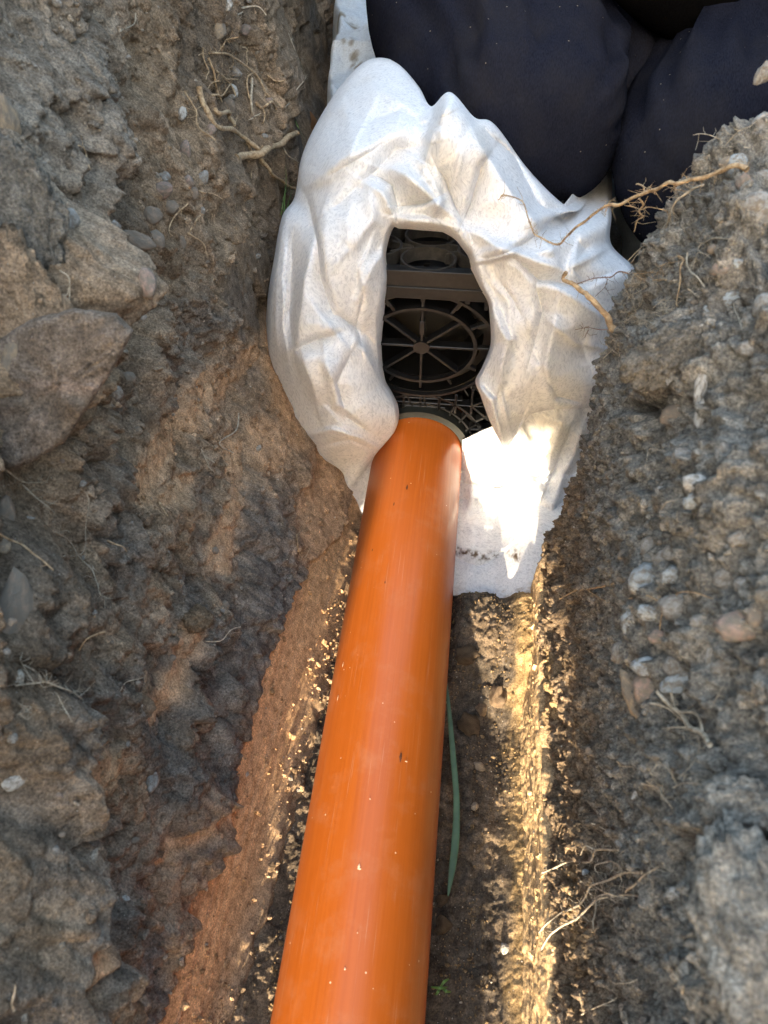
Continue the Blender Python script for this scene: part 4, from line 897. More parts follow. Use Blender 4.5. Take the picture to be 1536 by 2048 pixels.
# body: head, neck and hands as one skinned figure, mostly inside the clothes
def skin_figure():
    J = []; E_ = []; Rr = []
    def j(p, r): J.append(p); Rr.append(r); return len(J) - 1
    pel = j((.245, 1.42, .56), .09); ch = j((.25, 1.38, .92), .10); nk = j((.25, 1.27, 1.12), .050); h1 = j((.25, 1.21, 1.19), .070); h2 = j((.25, 1.17, 1.25), .085); h3 = j((.25, 1.15, 1.31), .070)
    E_ += [(pel, ch), (ch, nk), (nk, h1), (h1, h2), (h2, h3)]
    for s in (-1, 1):
        x = .25 + s * .17; sh = j((x, 1.34, 1.03), .045); el = j((.25 + s * .25, 1.22, .75), .036); wr_ = j((.25 + s * .09, 1.10, .72), .024); pm = j((.25 + s * .045, 1.085, .725), .030)
        E_ += [(ch, sh), (sh, el), (el, wr_), (wr_, pm)]
        for k, (dz, L_) in enumerate(((.026, .030), (.009, .036), (-.009, .033), (-.024, .026))):
            a_ = j((.25 + s * .020, 1.078, .725 + dz), .0095); b_ = j((.25 + s * (.020 - L_ * .7), 1.066, .722 + dz), .0085); c_ = j((.25 + s * (.020 - L_), 1.075 + .012 * s, .715 + dz), .0075); E_ += [(pm, a_), (a_, b_), (b_, c_)]
        t_ = j((.25 + s * .050, 1.070, .755), .011); u_ = j((.25 + s * .030, 1.062, .775), .009); E_ += [(pm, t_), (t_, u_)]
        kn = j((.11 if s < 0 else .30, .90, .35), .05); an = j((.08 if s < 0 else .36, 1.40, .33), .03); hp = j((.245 + s * .09, 1.44, .50), .08)
        E_ += [(pel, hp), (hp, kn), (kn, an)]
    me = bpy.data.meshes.new('body'); me.from_pydata([tuple(np.array(p) - pl) for p in J], E_, []); o = bpy.data.objects.new('body', me); col.objects.link(o); o.parent = person
    md = o.modifiers.new('skin', 'SKIN'); md.use_smooth_shade = True
    for i, sv in enumerate(me.skin_vertices[0].data): sv.radius = (Rr[i], Rr[i]); sv.use_root = (i == 0)
    o.modifiers.new('sub', 'SUBSURF').levels = 1; o.modifiers['sub'].render_levels = 1; me.materials.append(SKIN); return o
body = skin_figure()
def ico(r, sub=2):
    bm = bmesh.new(); bmesh.ops.create_icosphere(bm, subdivisions=sub, radius=r); return bm
def ico_obj(name, c, s, mat, parent=None, sub=3, noise=.0, seed=0, off=pl):
    bm = ico(1, sub)
    for v_ in bm.verts:
        k = 1 + noise * float(vnoise(v_.co.x * 2, v_.co.y * 2, v_.co.z * 2, seed)); v_.co = Vector((v_.co.x * s[0] * k, v_.co.y * s[1] * k, v_.co.z * s[2] * k)) + Vector(c) - Vector(off)
    for f_ in bm.faces: f_.smooth = True
    me = bpy.data.meshes.new(name); bm.to_mesh(me); bm.free(); me.materials.append(mat); o = bpy.data.objects.new(name, me); col.objects.link(o)
    if parent: o.parent = parent
    return o
ico_obj('hair', (.25, 1.20, 1.29), (.088, .10, .085), HAIR, person, noise=.1)
ico_obj('nose', (.25, 1.075, 1.235), (.012, .02, .018), SKIN, person)
for s in (-1, 1):
    ico_obj('eye', (.25 + s * .03, 1.090, 1.262), (.011, .008, .008), STONE['white'], person); ico_obj('ear', (.25 + s * .086, 1.17, 1.24), (.012, .02, .03), SKIN, person)
    ico_obj('boot', ((.075 if s < 0 else .365), 1.48, .35), (.05, .13, .045), BOOT, person)
ico_obj('mouth', (.25, 1.088, 1.20), (.022, .006, .005), STONE['pink'], person)

# ================================================================== STONES AND CLODS
def stone_mesh(name, seed, sub=2, amp=.25, freq=1.3, flat=0):
    bm = ico(1, sub); rs = np.random.default_rng(seed); off_ = rs.uniform(0, 50, 3)
    for v_ in bm.verts:
        p = v_.co; k = 1 + amp * float(vnoise(p.x * freq + off_[0], p.y * freq + off_[1], p.z * freq + off_[2], seed)) + amp * .35 * float(vnoise(p.x * freq * 3 + off_[0], p.y * freq * 3, p.z * freq * 3, seed + 1)); v_.co = p * k
    for _ in range(7):
        dn = Vector(rs.normal(size=3)).normalized(); lim = rs.uniform(.58, .8)
        for v_ in bm.verts:
            t_ = v_.co.dot(dn)
            if t_ > lim: v_.co -= dn * (t_ - lim) * .85
    for f_ in bm.faces: f_.smooth = not flat
    me = bpy.data.meshes.new(name); bm.to_mesh(me); bm.free(); return me
_sm = {}
def smesh(mat_key, i, kind='stone'):
    k = (mat_key, i, kind)
    if k not in _sm:
        me = stone_mesh('stone', 900 + i * 7 + (50 if kind == 'clod' else 0), 3 if kind == 'clod' else 2, .55 if kind == 'clod' else .30, 2.2 if kind == 'clod' else 1.2)
        if kind == 'clod':
            co = np.array([v_.co for v_ in me.vertices]); set_color(me, np.tile(SOILC[mat_key], (len(co), 1)) * (1 + .3 * RNG.uniform(-1, 1, (len(co), 1)))); me.materials.append(SOIL)
        else: me.materials.append(STONE[mat_key])
        _sm[k] = me
    return _sm[k]
def place_stone(key, px, py, rx, ry, mk, ang=0, sink=.35, name='stone', parent='side', label=None, cat='stone', kind='stone', depth=None, group=None):
    P, n = surf(key, px, py)
    if P is None: return
    dist = np.linalg.norm(P - CAM); g_ = 1.25 if key == 'R' else 1.0; sx = g_ * rx * dist / F_PX; sy = g_ * ry * dist / F_PX; sz = (depth or .75) * min(sx, sy)
    if mk in ('blob',): mk = 'grey'
    vx = Vector(ROT[:, 0]) * math.cos(R(ang)) - Vector(ROT[:, 1]) * math.sin(R(ang)); vz = -Vector(rays(px, py)); vy = vz.cross(vx).normalized(); vx = vy.cross(vz).normalized()
    o = bpy.data.objects.new(name, smesh(mk, random.randrange(6), kind)); col.objects.link(o)
    c = Vector(P) - vz * (sz * sink)
    mt = Matrix((( vx.x * sx, vy.x * sy, vz.x * sz, c.x), (vx.y * sx, vy.y * sy, vz.y * sz, c.y), (vx.z * sx, vy.z * sy, vz.z * sz, c.z), (0, 0, 0, 1)))
    if parent == 'side': o.parent = {'L': side_left, 'R': side_right, 'F': floor}[key]
    o.matrix_world = mt
    if label: tag(o, label, cat, group)
    return o
# named, outstanding stones: things
NB = [('R', 1292, 1160, 34, 28, 'blue', -10, 'large blue grey pebble in the right bank just above the forked pale rootlet'),
      ('R', 1345, 1150, 22, 15, 'blue', -10, 'small slate blue pebble touching the large blue grey one in the right bank'),
      ('R', 1290, 1333, 24, 18, 'blue', 15, 'pale glossy grey pebble below the stone cluster, right bank'),
      ('R', 1367, 1360, 44, 20, 'blue', -15, 'long flat pale grey stone just above the thick tangled root'),
      ('R', 1270, 1395, 19, 50, 'tan', -25, 'long upright tan stone at the foot of the pebble cluster'),
      ('R', 1268, 1243, 24, 25, 'blue', 0, 'rounded bluish stone at the left edge of the pebble cluster'),
      ('R', 1360, 1212, 32, 22, 'grey', 0, 'mid grey pebble right under the forked pale rootlet'),
      ('R', 1472, 1252, 33, 29, 'pink', 20, 'pale pinkish lump of stone standing alone, right of the cluster'),
      ('R', 1448, 1155, 19, 18, 'grey', 0, 'small roundish pale grey pebble above the pinkish lump of stone'),
      ('R', 1454, 326, 12, 9, 'tan', -10, 'small yellowish pebble at the base of the long overhanging root'),
      ('R', 1474, 330, 15, 17, 'blue', 10, 'lilac grey pebble beside the small yellowish one, top of bank'),
      ('R', 1512, 415, 22, 24, 'grey', 10, 'round grey stone near the top of the right bank, upper of two'),
      ('R', 1535, 432, 22, 28, 'grey', 10, 'round grey stone cut by the photo edge, lower of two'),
      ('R', 1460, 598, 28, 14, 'blue', -10, 'flat blue grey stone above the big soil clod in the right bank'),
      ('R', 1402, 775, 10, 26, 'white', 5, 'narrow upright whitish stone under the big soil clod'),
      ('R', 1401, 827, 10, 26, 'white', 5, 'second narrow whitish stone below the big soil clod'),
      ('R', 1392, 966, 20, 16, 'white', 10, 'bright whitish pebble in the middle of the right bank'),
      ('R', 1522, 252, 16, 20, 'grey', 0, 'brownish grey stone on the rim of the right bank'),
      ('L', 293, 573, 20, 34, 'pink', -8, 'speckled pinkish white cobble hanging out of the left side'),
      ('L', 150, 669, 25, 27, 'white', 0, 'round cream and white stone on the flat slab, left side'),
      ('L', 48, 868, 20, 30, 'tan', -20, 'cream and rust coloured stone on the lower part of the slab'),
      ('L', 325, 380, 22, 16, 'pink', -10, 'pinkish angular stone in the stone band, upper left side'),
      ('L', 300, 435, 22, 20, 'brown', 10, 'brown angular stone just below the pinkish one, left side'),
      ('L', 4, 1090, 16, 16, 'tan', 0, 'pale blurred stone at the left photo edge above a root'),
      ('L', 26, 1225, 36, 80, 'brown', 5, 'large grey brown boulder low at the left photo edge'),
      ('L', 10, 1025, 20, 34, 'brown', 0, 'dark brown grey lump of stone at the left photo edge')]
for key, px, py, rx, ry, mk, ang, lab in NB:
    place_stone(key, px, py, rx, ry, mk, ang, name='cobble' if max(rx, ry) > 24 else 'pebble', parent=None, label=lab, cat='stone', group='stones sticking out of the trench sides', depth=.7, sink=.3)
FLS = [(935, 1311, 28, 20, 'brown', 'rough brown clod on the trench floor nearest the fabric'), (993, 1395, 18, 26, 'tan', 'sunlit crumbly clod beside a small stone on the trench floor'),
       (964, 1417, 13, 12, 'tan', 'small pale stone between two clods on the trench floor'), (938, 1453, 27, 24, 'brown', 'larger sunlit brown clod next to the long green leaf'),
       (957, 1532, 16, 9, 'tan', 'flat sunlit crumb of soil halfway down the trench floor'), (949, 1613, 9, 9, 'tan', 'small round ochre pebble in the shaded trench floor'),
       (1010, 1898, 9, 10, 'white', 'small white stone low on the trench floor'), (885, 1850, 14, 20, 'brown', 'brown clod wedged under the pipe edge'), (884, 1800, 12, 12, 'brown', 'smaller brown clod under the pipe edge')]
for px, py, rx, ry, mk, lab in FLS:
    clod = mk in ('brown',) or 'clod' in lab
    place_stone('F', px, py, rx, ry, {'brown': 'brown', 'tan': 'tan'}.get(mk, mk) if clod else mk, random.uniform(-30, 30), sink=.1, name='clod' if clod else 'pebble', parent=None, label=lab, cat='clod' if clod else 'stone', kind='clod' if clod else 'stone', depth=.8)
# lesser embedded stones: pieces of the trench sides
SR = [(1297, 1226, 18, 14, 'blue'), (1318, 1275, 18, 12, 'pink'), (1327, 1115, 20, 14, 'grey'), (1424, 1300, 11, 26, 'grey'), (1447, 1330, 22, 14, 'grey'), (1345, 1330, 18, 17, 'grey'), (1295, 1375, 28, 30, 'pink'), (1508, 1232, 14, 20, 'brown'),
      (1527, 352, 14, 10, 'grey'), (1487, 366, 12, 12, 'pink'), (1420, 620, 12, 8, 'blue'), (1385, 1006, 16, 14, 'blue'), (1320, 984, 10, 10, 'grey'), (1440, 540, 18, 12, 'pink'), (1350, 830, 26, 20, 'brown'), (1378, 1045, 18, 17, 'grey'),
      (1337, 1020, 12, 14, 'grey'), (1303, 1093, 17, 19, 'grey'), (1337, 1108, 14, 16, 'grey'), (1452, 1148, 12, 10, 'grey'), (1478, 1075, 20, 12, 'grey'), (1440, 1100, 22, 16, 'blue'), (1360, 912, 16, 14, 'grey'), (1445, 905, 12, 16, 'grey'),
      (1372, 1500, 8, 12, 'blue'), (1270, 1590, 4, 10, 'white'), (1345, 1785, 12, 8, 'white'), (1275, 1910, 7, 6, 'white'), (1300, 1550, 9, 10, 'grey'), (1345, 1140, 8, 5, 'pink'), (1530, 610, 16, 20, 'grey'), (1500, 700, 20, 14, 'grey'),
      (1240, 1300, 14, 20, 'grey'), (1275, 1300, 14, 14, 'brown'), (1510, 1010, 20, 16, 'grey'), (1490, 1170, 16, 14, 'grey'), (1395, 1245, 12, 10, 'grey'), (1525, 150, 10, 16, 'grey'), (1245, 1110, 10, 8, 'brown'), (1220, 950, 8, 8, 'brown'), (1180, 1500, 8, 8, 'brown')]
for px, py, rx, ry, mk in SR: place_stone('R', px, py, rx, ry, mk, random.uniform(-30, 30), sink=.4)
SL = [(363, 230, 9, 14, 'white'), (462, 180, 14, 12, 'white'), (457, 212, 14, 16, 'brown'), (420, 262, 10, 12, 'pink'), (375, 363, 13, 12, 'pink'), (404, 357, 12, 18, 'grey'), (434, 65, 14, 18, 'tan'), (453, 12, 10, 12, 'white'), (490, 60, 12, 9, 'pink'), (370, 300, 12, 18, 'pink'),
      (325, 355, 14, 12, 'grey'), (340, 418, 16, 15, 'brown'), (265, 483, 40, 20, 'brown'), (315, 485, 16, 22, 'brown'), (190, 560, 30, 24, 'brown'), (230, 452, 10, 10, 'grey'), (365, 485, 8, 14, 'brown'), (387, 385, 10, 12, 'brown'), (470, 145, 12, 9, 'grey'),
      (255, 755, 18, 14, 'brown'), (215, 810, 12, 9, 'tan'), (235, 785, 12, 14, 'grey'), (345, 1262, 10, 14, 'tan'), (275, 860, 10, 8, 'tan'), (250, 1797, 9, 5, 'white'), (300, 1570, 14, 24, 'grey'), (30, 1560, 24, 16, 'white'), (25, 1475, 10, 10, 'grey'),
      (12, 250, 22, 50, 'tan'), (30, 720, 30, 60, 'tan'), (430, 1100, 8, 8, 'brown'), (395, 1235, 22, 18, 'brown'), (60, 1040, 10, 8, 'grey'), (190, 1480, 10, 10, 'brown'), (110, 1700, 10, 8, 'grey'), (120, 1890, 9, 7, 'tan'), (450, 1210, 10, 10, 'brown'), (200, 300, 16, 20, 'grey'), (140, 440, 18, 22, 'grey')]
for px, py, rx, ry, mk in SL: place_stone('L', px, py, rx, ry, mk, random.uniform(-30, 30), sink=.4)
# scattered small stones of the same sides
for key, n_, reg in (('R', 38, (1130, 1536, 250, 2040)), ('L', 70, (0, 640, 0, 1700))):
    k = 0
    while k < n_:
        px, py = random.uniform(reg[0], reg[1]), random.uniform(reg[2], reg[3])
        if key == 'R' and px < 1120 + max(0, (1150 - py)) * .28 + 20: continue
        if key == 'L' and px > 560 - max(0, py - 900) * .22: continue
        r0 = random.uniform(3.5, 9); place_stone(key, px, py, r0, r0 * random.uniform(.6, 1), random.choice(['grey', 'brown', 'brown', 'grey', 'tan', 'pink'] if key == 'L' else ['grey', 'brown', 'brown', 'grey', 'blue']), random.uniform(-90, 90), sink=.3); k += 1

# flat slab of stone jutting from the left side, and the big clods
def slab(name, pts, key, lift, thick, mat_key, label, cat, soilcol=None):
    c = np.mean(pts, 0); P, n = surf(key, c[0], c[1], 12); z0 = -((P - CAM) @ ROT)[2] - lift
    m_ = 96; pp = []
    L_ = len(pts)
    for i in range(m_):
        t = i / m_ * L_; a = int(t) % L_; f = t - int(t); q = np.array(pts[a]) * (1 - f) + np.array(pts[(a + 1) % L_]) * f
        j_ = 2.5 * fbm2(np.array([q[0] / 12.]), np.array([q[1] / 12.]), 3, 700)[0]; pp.append(q + j_)
    pp = np.array(pp); rings = []
    for s, dz in ((0.02, 0), (.15, 0), (.3, 0), (.45, 0), (.6, 0), (.72, 0), (.85, 0.0), (.95, -.001), (1.0, -.005), (1.01, -thick * .5), (.97, -thick)):
        q = c + (pp - c) * s; d = rays(q[:, 0], q[:, 1]); cz = -(d @ ROT)[:, 2]
        tilt = (q[:, 1] - c[1]) * .00008 * (1 if s else 1)
        zz = z0 - dz + tilt + .0050 * fbm2(q[:, 0] / 28, q[:, 1] / 28, 4, 701) * (1 if s < .99 else 0); rings.append(CAM + d * (zz / cz)[:, None])
    P_ = np.stack(rings, 1)
    C_ = np.empty(P_.shape); C_[:] = np.array([.235, .195, .16]); U_ = np.broadcast_to(P_[..., 1:2], P_.shape)
    C_ = mixc(C_, ss(-.1, .4, fbm2(P_[..., 1] * 40, P_[..., 2] * 40, 4, 702)) * .7, np.array([.42, .31, .25])); C_ = mixc(C_, ss(.1, .4, fbm2(P_[..., 1] * 55, P_[..., 2] * 55 + 7, 4, 703)) * .6, np.array([.15, .125, .10]))
    o = grid_mesh(name, P_, SOIL, C_, close_u=True); tag(o, label, cat); return o
slab('stone_slab', [(150, 618), (232, 628), (266, 662), (240, 712), (205, 770), (160, 838), (128, 885), (60, 925), (20, 940), (-40, 900), (-40, 700), (60, 640)], 'L', .012, .03, 'pink', 'flat angular slab of stone jutting from the left trench side', 'stone')
def clod(name, px, py, rx, ry, key, ckey, seed, label, ang=0, lift=.0, depth=.8, sub=5):
    P, n = surf(key, px, py, 10); dist = np.linalg.norm(P - CAM); sx, sy = rx * dist / F_PX, ry * dist / F_PX; sz = depth * min(sx, sy)
    bm = ico(1, sub); vx = Vector(ROT[:, 0]) * math.cos(R(ang)) - Vector(ROT[:, 1]) * math.sin(R(ang)); vz = -Vector(rays(px, py)); vy = vz.cross(vx).normalized(); vx = vy.cross(vz).normalized()
    co = np.array([v_.co[:] for v_ in bm.verts]); q = co * 1.4 + seed
    k = 1 + .17 * vnoise(q[:, 0], q[:, 1], q[:, 2], seed) + .14 * vnoise(q[:, 0] * 2.7, q[:, 1] * 2.7, q[:, 2] * 2.7, seed + 1) + .15 * vnoise(q[:, 0] * 7, q[:, 1] * 7, q[:, 2] * 7, seed + 2) + .07 * vnoise(q[:, 0] * 17, q[:, 1] * 17, q[:, 2] * 17, seed + 3) + .035 * vnoise(q[:, 0] * 34, q[:, 1] * 34, q[:, 2] * 34, seed + 4)
    co = co * k[:, None]; W = P + np.outer(co[:, 0] * sx, vx) + np.outer(co[:, 1] * sy, vy) + np.outer(co[:, 2] * sz, vz) + np.array(vz) * lift
    for v_, p_ in zip(bm.verts, W): v_.co = p_
    for f_ in bm.faces: f_.smooth = True
    me = bpy.data.meshes.new(name); bm.to_mesh(me); bm.free()
    set_color(me, SOILC[ckey] * (1 + .35 * vnoise(q[:, 0] * 4, q[:, 1] * 4, q[:, 2] * 4, seed + 5))[:, None]); me.materials.append(SOIL)
    o = bpy.data.objects.new(name, me); col.objects.link(o); tag(o, label, 'clod'); return o
clod('soil_clod', 1345, 712, 78, 50, 'R', 'grey', 3, 'big rough soil clod hanging from the right bank at the thick root stub', -30, .004, .7)
clod('soil_clod', 1480, 1610, 62, 42, 'R', 'pale', 8, 'blurred grey clod with a dark hollow beneath, low on the right bank', 0, .0, .7)
clod('soil_clod', 1500, 1870, 85, 160, 'R', 'pale', 13, 'large blurred grey clod at the lower right corner', 0, .0, .5)
clod('soil_clod', 30, 640, 75, 150, 'L', 'tan', 18, 'tall blurred tan clod beside the slab at the left photo edge', -4, .0, .3)
clod('soil_clod', 25, 440, 75, 120, 'L', 'grey', 23, 'upper blurred greyish clod at the left photo edge', 0, .0, .25)
clod('soil_clod', 395, 1240, 30, 26, 'L', 'brown', 28, 'fist like brown clod standing proud above the smooth strip, left side', 0, .0, .8, 4)

# ================================================================== ROOTS
def tube(pts, r0, r1, seed=0, seg=7, sub=5, jit=.6):
    pts = np.array(pts, float); n = (len(pts) - 1) * sub + 1; p = interp_rows(pts, n) if len(pts) > 2 else pts[0] + np.linspace(0, 1, n)[:, None] * (pts[-1] - pts[0])
    s = np.linspace(0, 1, n); rr = (r0 * (1 - s) + r1 * s) * (1 + .18 * vn2(s * n * .6, s * 0 + seed, seed))
    p = p + jit * (r0 + .0006) * np.stack([vn2(s * n * .24, s * 0 + k, seed + k) for k in (1, 2, 3)], 1)
    tg = np.gradient(p, axis=0); tg /= np.linalg.norm(tg, axis=1, keepdims=True) + 1e-9
    a = np.cross(tg, [.3, .2, .93]); a /= np.linalg.norm(a, axis=1, keepdims=True) + 1e-9; b = np.cross(tg, a)
    t = np.linspace(0, 2 * np.pi, seg, endpoint=False)
    P = p[:, None] + (a[:, None] * np.cos(t)[None, :, None] + b[:, None] * np.sin(t)[None, :, None]) * rr[:, None, None]
    V = P.reshape(-1, 3); idx = np.arange(n * seg).reshape(n, seg); idx = np.hstack([idx, idx[:, :1]])
    Fq = np.stack([idx[:-1, :-1], idx[1:, :-1], idx[1:, 1:], idx[:-1, 1:]], -1).reshape(-1, 4)
    Fq = [tuple(q) for q in Fq] + [tuple(range(seg))[::-1], tuple((n - 1) * seg + i for i in range(seg))]
    return V, Fq, p, rr
def root(key, strands, label, mat=ROOT, hair=3, group=None, cat='root'):
    """strands: list of (px polyline, width px start, width px end, lift m start, lift m end); the first one is the stem"""
    par = None; last = None
    for si, (pts, w0, w1, l0, l1) in enumerate(strands):
        W = []; m_ = len(pts)
        for i, (x, y) in enumerate(pts):
            P, n = surf(key, x, y)
            if P is None: continue
            l = l0 + (l1 - l0) * i / max(1, m_ - 1); ray = rays(x, y); c = -(ray @ ROT)[2]
            W.append(P - ray * l)
        if len(W) < 2: continue
        # smooth depth so that roots do not follow every crumb
        W = np.array(W); dd_ = np.linalg.norm(W - CAM, axis=1)
        if m_ > 3: ds = np.convolve(np.pad(dd_, 1, 'edge'), [.25, .5, .25], 'valid'); ds = np.minimum(ds, dd_ + .002)
        else: ds = dd_
        W = CAM + (W - CAM) * (ds / dd_)[:, None]
        sc = dd_.mean() / F_PX
        V, Fq, p, rr = tube(W, w0 * sc / 2, w1 * sc / 2, seed=si + int(pts[0][0]), seg=8 if w0 > 6 else 5)
        V = V.tolist(); L_ = np.linalg.norm(np.diff(W, axis=0), axis=1).sum(); rs = np.random.default_rng(int(pts[0][0] + pts[0][1]))
        for k in range(int(hair * L_ / .02)):
            i = rs.integers(1, len(p) - 1); d = rs.normal(size=3); d /= np.linalg.norm(d); d = d * .7 + np.array([0, 0, .1]); ln = rs.uniform(.003, .012)
            q = [p[i], p[i] + d * ln * .5 + rs.normal(size=3) * .0012, p[i] + d * ln + rs.normal(size=3) * .002]
            V2, F2, _, _ = tube(q, .00022, .00012, seed=k, seg=3, sub=1, jit=.3); b0 = len(V); V += V2.tolist(); Fq += [tuple(int(j) + b0 for j in f_) for f_ in F2]
        o = raw_mesh('root' if par is None else 'rootlet', V, [tuple(int(j) for j in f_) for f_ in Fq], mat, None, smooth=True)
        if par is None: par = o; tag(o, label, cat, group)
        else: o.parent = par
    return par
def Zm(ox, oy, s, *pts): return [(ox + x / s, oy + y / s) for x, y in pts]
AZ_ = lambda *p: Zm(360, 50, 5.1214, *p); B = lambda *p: Zm(1100, 250, 3.523, *p); C8 = lambda *p: Zm(1050, 1100, 2.160, *p)
C7 = lambda *p: Zm(1000, 200, 2.048, *p); Z1 = lambda *p: Zm(0, 0, 2.56, *p); Z4 = lambda *p: Zm(0, 600, 2.363, *p); Z5 = lambda *p: Zm(0, 1200, 2.363, *p); Z2 = lambda *p: Zm(500, 0, 1.92, *p)
root('L', [(AZ_((190,620),(240,780),(330,950),(430,1030),(540,1040),(640,1120),(720,1220),(820,1330),(890,1440),(960,1540),(1060,1620),(1195,1680)), 9, 6, .004, .02),
           (AZ_((270,690),(330,820),(400,900),(480,885),(510,950),(560,1040)), 8, 7, .003, .01), (AZ_((690,1190),(720,1290),(850,1440)), 6, 4, .006, .008), (AZ_((545,1040),(500,1080),(520,1180)), 3, 1, .006, .002),
           (AZ_((570,1020),(600,930)), 3, 1, .008, .01), (AZ_((700,1390),(740,1440),(725,1570)), 3.5, 1.5, .006, .002), (AZ_((745,1440),(780,1360)), 2, 1.5, .005, .004)],
     'longest pale knotted root curving down the left side towards the fabric', hair=5)
root('L', [(AZ_((590,1385),(700,1355),(850,1300),(1000,1220),(1100,1150),(1205,1085)), 13, 11, .001, .030), (AZ_((750,1330),(840,1245)), 4, 3, .01, .015)], 'thick broken orange brown root stub crossing under the long knotted root', hair=1)
root('L', [(AZ_((300,280),(400,290),(520,320),(680,420),(790,520),(850,640),(920,740),(1020,838)), 3.6, 3, .002, .010), (AZ_((380,270),(440,210),(470,150),(600,130)), 3, 2, .003, .006), (AZ_((690,420),(680,320),(690,250),(640,220)), 2, 1.5, .004, .003),
           (AZ_((790,500),(745,495),(700,520),(690,640),(720,780)), 3, 3, .008, .006), (AZ_((870,690),(860,760)), 2, 1, .008, .004), (AZ_((550,340),(540,420),(500,440)), 2.4, 1.2, .005, .003)], 'slender branching root arching over the stones, upper left side', hair=6)
root('L', [(AZ_((740,560),(725,700),(740,860),(785,1025)), 5, 4, .006, .008), (AZ_((760,945),(825,905)), 2, 1.5, .007, .009), (AZ_((755,960),(705,970)), 2, 1, .007, .006)], 'grey hanging root end below the arching slender root', ROOTP, hair=3)
root('L', [(AZ_((225,220),(240,330),(280,430),(290,500),(255,560)), 3.2, 1.5, .004, .007), (AZ_((190,305),(240,290)), 2, 2, .004, .004), (AZ_((290,330),(330,440),(360,560),(390,680),(430,790)), 4, 3, .004, .007), (AZ_((350,450),(440,530),(510,610),(570,730)), 3.5, 2.5, .005, .01),
           (AZ_((420,510),(480,550),(590,560)), 3, 2.5, .006, .01), (AZ_((265,740),(350,715),(420,735),(480,660),(520,590)), 3.5, 2, .005, .008), (AZ_((400,575),(350,580),(290,640),(220,690),(120,760)), 2.5, 1.5, .006, .004), (AZ_((410,520),(420,580),(360,580)), 2.4, 2, .007, .006)],
     'tangle of thin forked roots above the long knotted root', hair=6)
root('L', [(AZ_((50,680),(120,800),(170,890),(170,980),(200,1050),(280,1120),(370,1190)), 2.6, 3, .003, .012), (AZ_((80,850),(150,870),(215,835)), 1.6, 1.6, .004, .004), (AZ_((80,945),(160,930)), 1.6, 1.6, .005, .004)], 'thin downward root left of the long knotted root', hair=5)
root('L', [(AZ_((1080,850),(1140,770),(1190,680),(1270,570),(1280,500),(1190,280),(1080,20)), 2, 1, .004, .002)], 'very thin arching rootlet near the top of the left side', ROOTP, hair=2)
root('L', [(AZ_((770,800),(850,830),(930,790),(980,850)), 5, 4, .006, .012), (AZ_((850,840),(865,940),(845,1005),(790,1015)), 2.5, 1.6, .008, .006)], 'short stubby root with a drooping rootlet, middle of the upper left', hair=2)
root('L', [(AZ_((900,515),(950,560),(1010,575),(1075,555)), 2.4, 2, .002, .008)], 'single thin rootlet right of the arching slender root', hair=1)
root('L', [(AZ_((185,1700),(240,1720),(320,1720),(440,1785)), 3.4, 2, .003, .012), (AZ_((230,1725),(215,1780)), 2, 1, .004, .003)], 'small pale root pointing right below the stone band', hair=2)
root('L', [(AZ_((150,2045),(180,1970),(290,1880)), 3, 2, .003, .012), (Z1((960,1190),(1040,1250),(1055,1305)), 3.4, 2, .003, .008), (Z1((985,1165),(960,1200)), 3, 2, .004, .003)], 'forked pale root standing out of the left side, centre', hair=1)
root('L', [(AZ_((1050,1230),(1110,1340),(1215,1410)), 2.2, 1.6, .004, .01)], 'thin rootlet reaching towards the fabric edge', ROOTP, hair=1)
root('L', [(Z1((400,740),(440,780),(465,868)), 3, 2, .003, .008)], 'thin rootlet hanging alone, far left upper side', hair=1)
root('L', [(Z1((405,1465),(470,1560),(495,1668)), 3, 1.6, .004, .010)], 'fine root dangling onto the top of the slab', ROOTP, hair=2)
root('L', [(Z1((310,1380),(350,1440),(352,1560),(348,1640)), 2.6, 1.6, .004, .010), (Z1((315,1510),(345,1505),(355,1470)), 3.6, 2, .006, .006)], 'hooked rootlet just above the cream stone', ROOTP, hair=2)
root('L', [(Z1((970,1042),(915,1080),(870,1170),(885,1210)), 3, 1.6, .003, .006), (Z1((890,1035),(930,1085)), 2, 1.5, .004, .004)], 'curled root left of the forked pale root', hair=3)
root('L', [(Z1((580,715),(610,725),(648,752)), 3, 2, .003, .008)], 'short straw coloured root tip on the left side', hair=0)
root('L', [(Z1((692,70),(680,130),(610,165)), 2.4, 1.4, .004, .008)], 'grey rootlet at the very top of the left side', ROOTP, hair=1)
root('L', [(Z1((1240,40),(1320,35),(1358,75)), 3, 2, .003, .006), (Z1((1180,95),(1240,60)), 2, 2, .003, .003)], 'pale rootlet at the top edge of the left side', ROOTP, hair=2)
root('L', [(Z4((1132,535),(1110,620),(1040,675),(1105,722)), 3, 2.5, .004, .008)], 'angled pale rootlet above the scraped clay, left side', ROOTP, hair=1)
root('L', [(Z4((950,705),(985,770),(980,785),(1012,812)), 2.6, 2, .003, .008), (Z4((960,735),(1012,768)), 2, 2, .004, .006)], 'small branching rootlet beside the scraped clay patch', ROOTP, hair=2)
root('L', [(Z4((1430,1092),(1405,1115),(1405,1160),(1430,1220),(1470,1168)), 3.4, 1.6, .003, .012)], 'curved yellow rootlet near the smooth orange strip', hair=0)
root('L', [(Z4((750,955),(770,985),(792,1022)), 4, 2.5, .003, .006)], 'short pinkish root piece on the middle of the left side', hair=0)
root('L', [(Z4((-20,1100),(60,1140),(130,1180),(200,1230),(250,1278)), 4, 2.5, .004, .016)], 'pale straight root leaving the blurred stone at the left edge', hair=1)
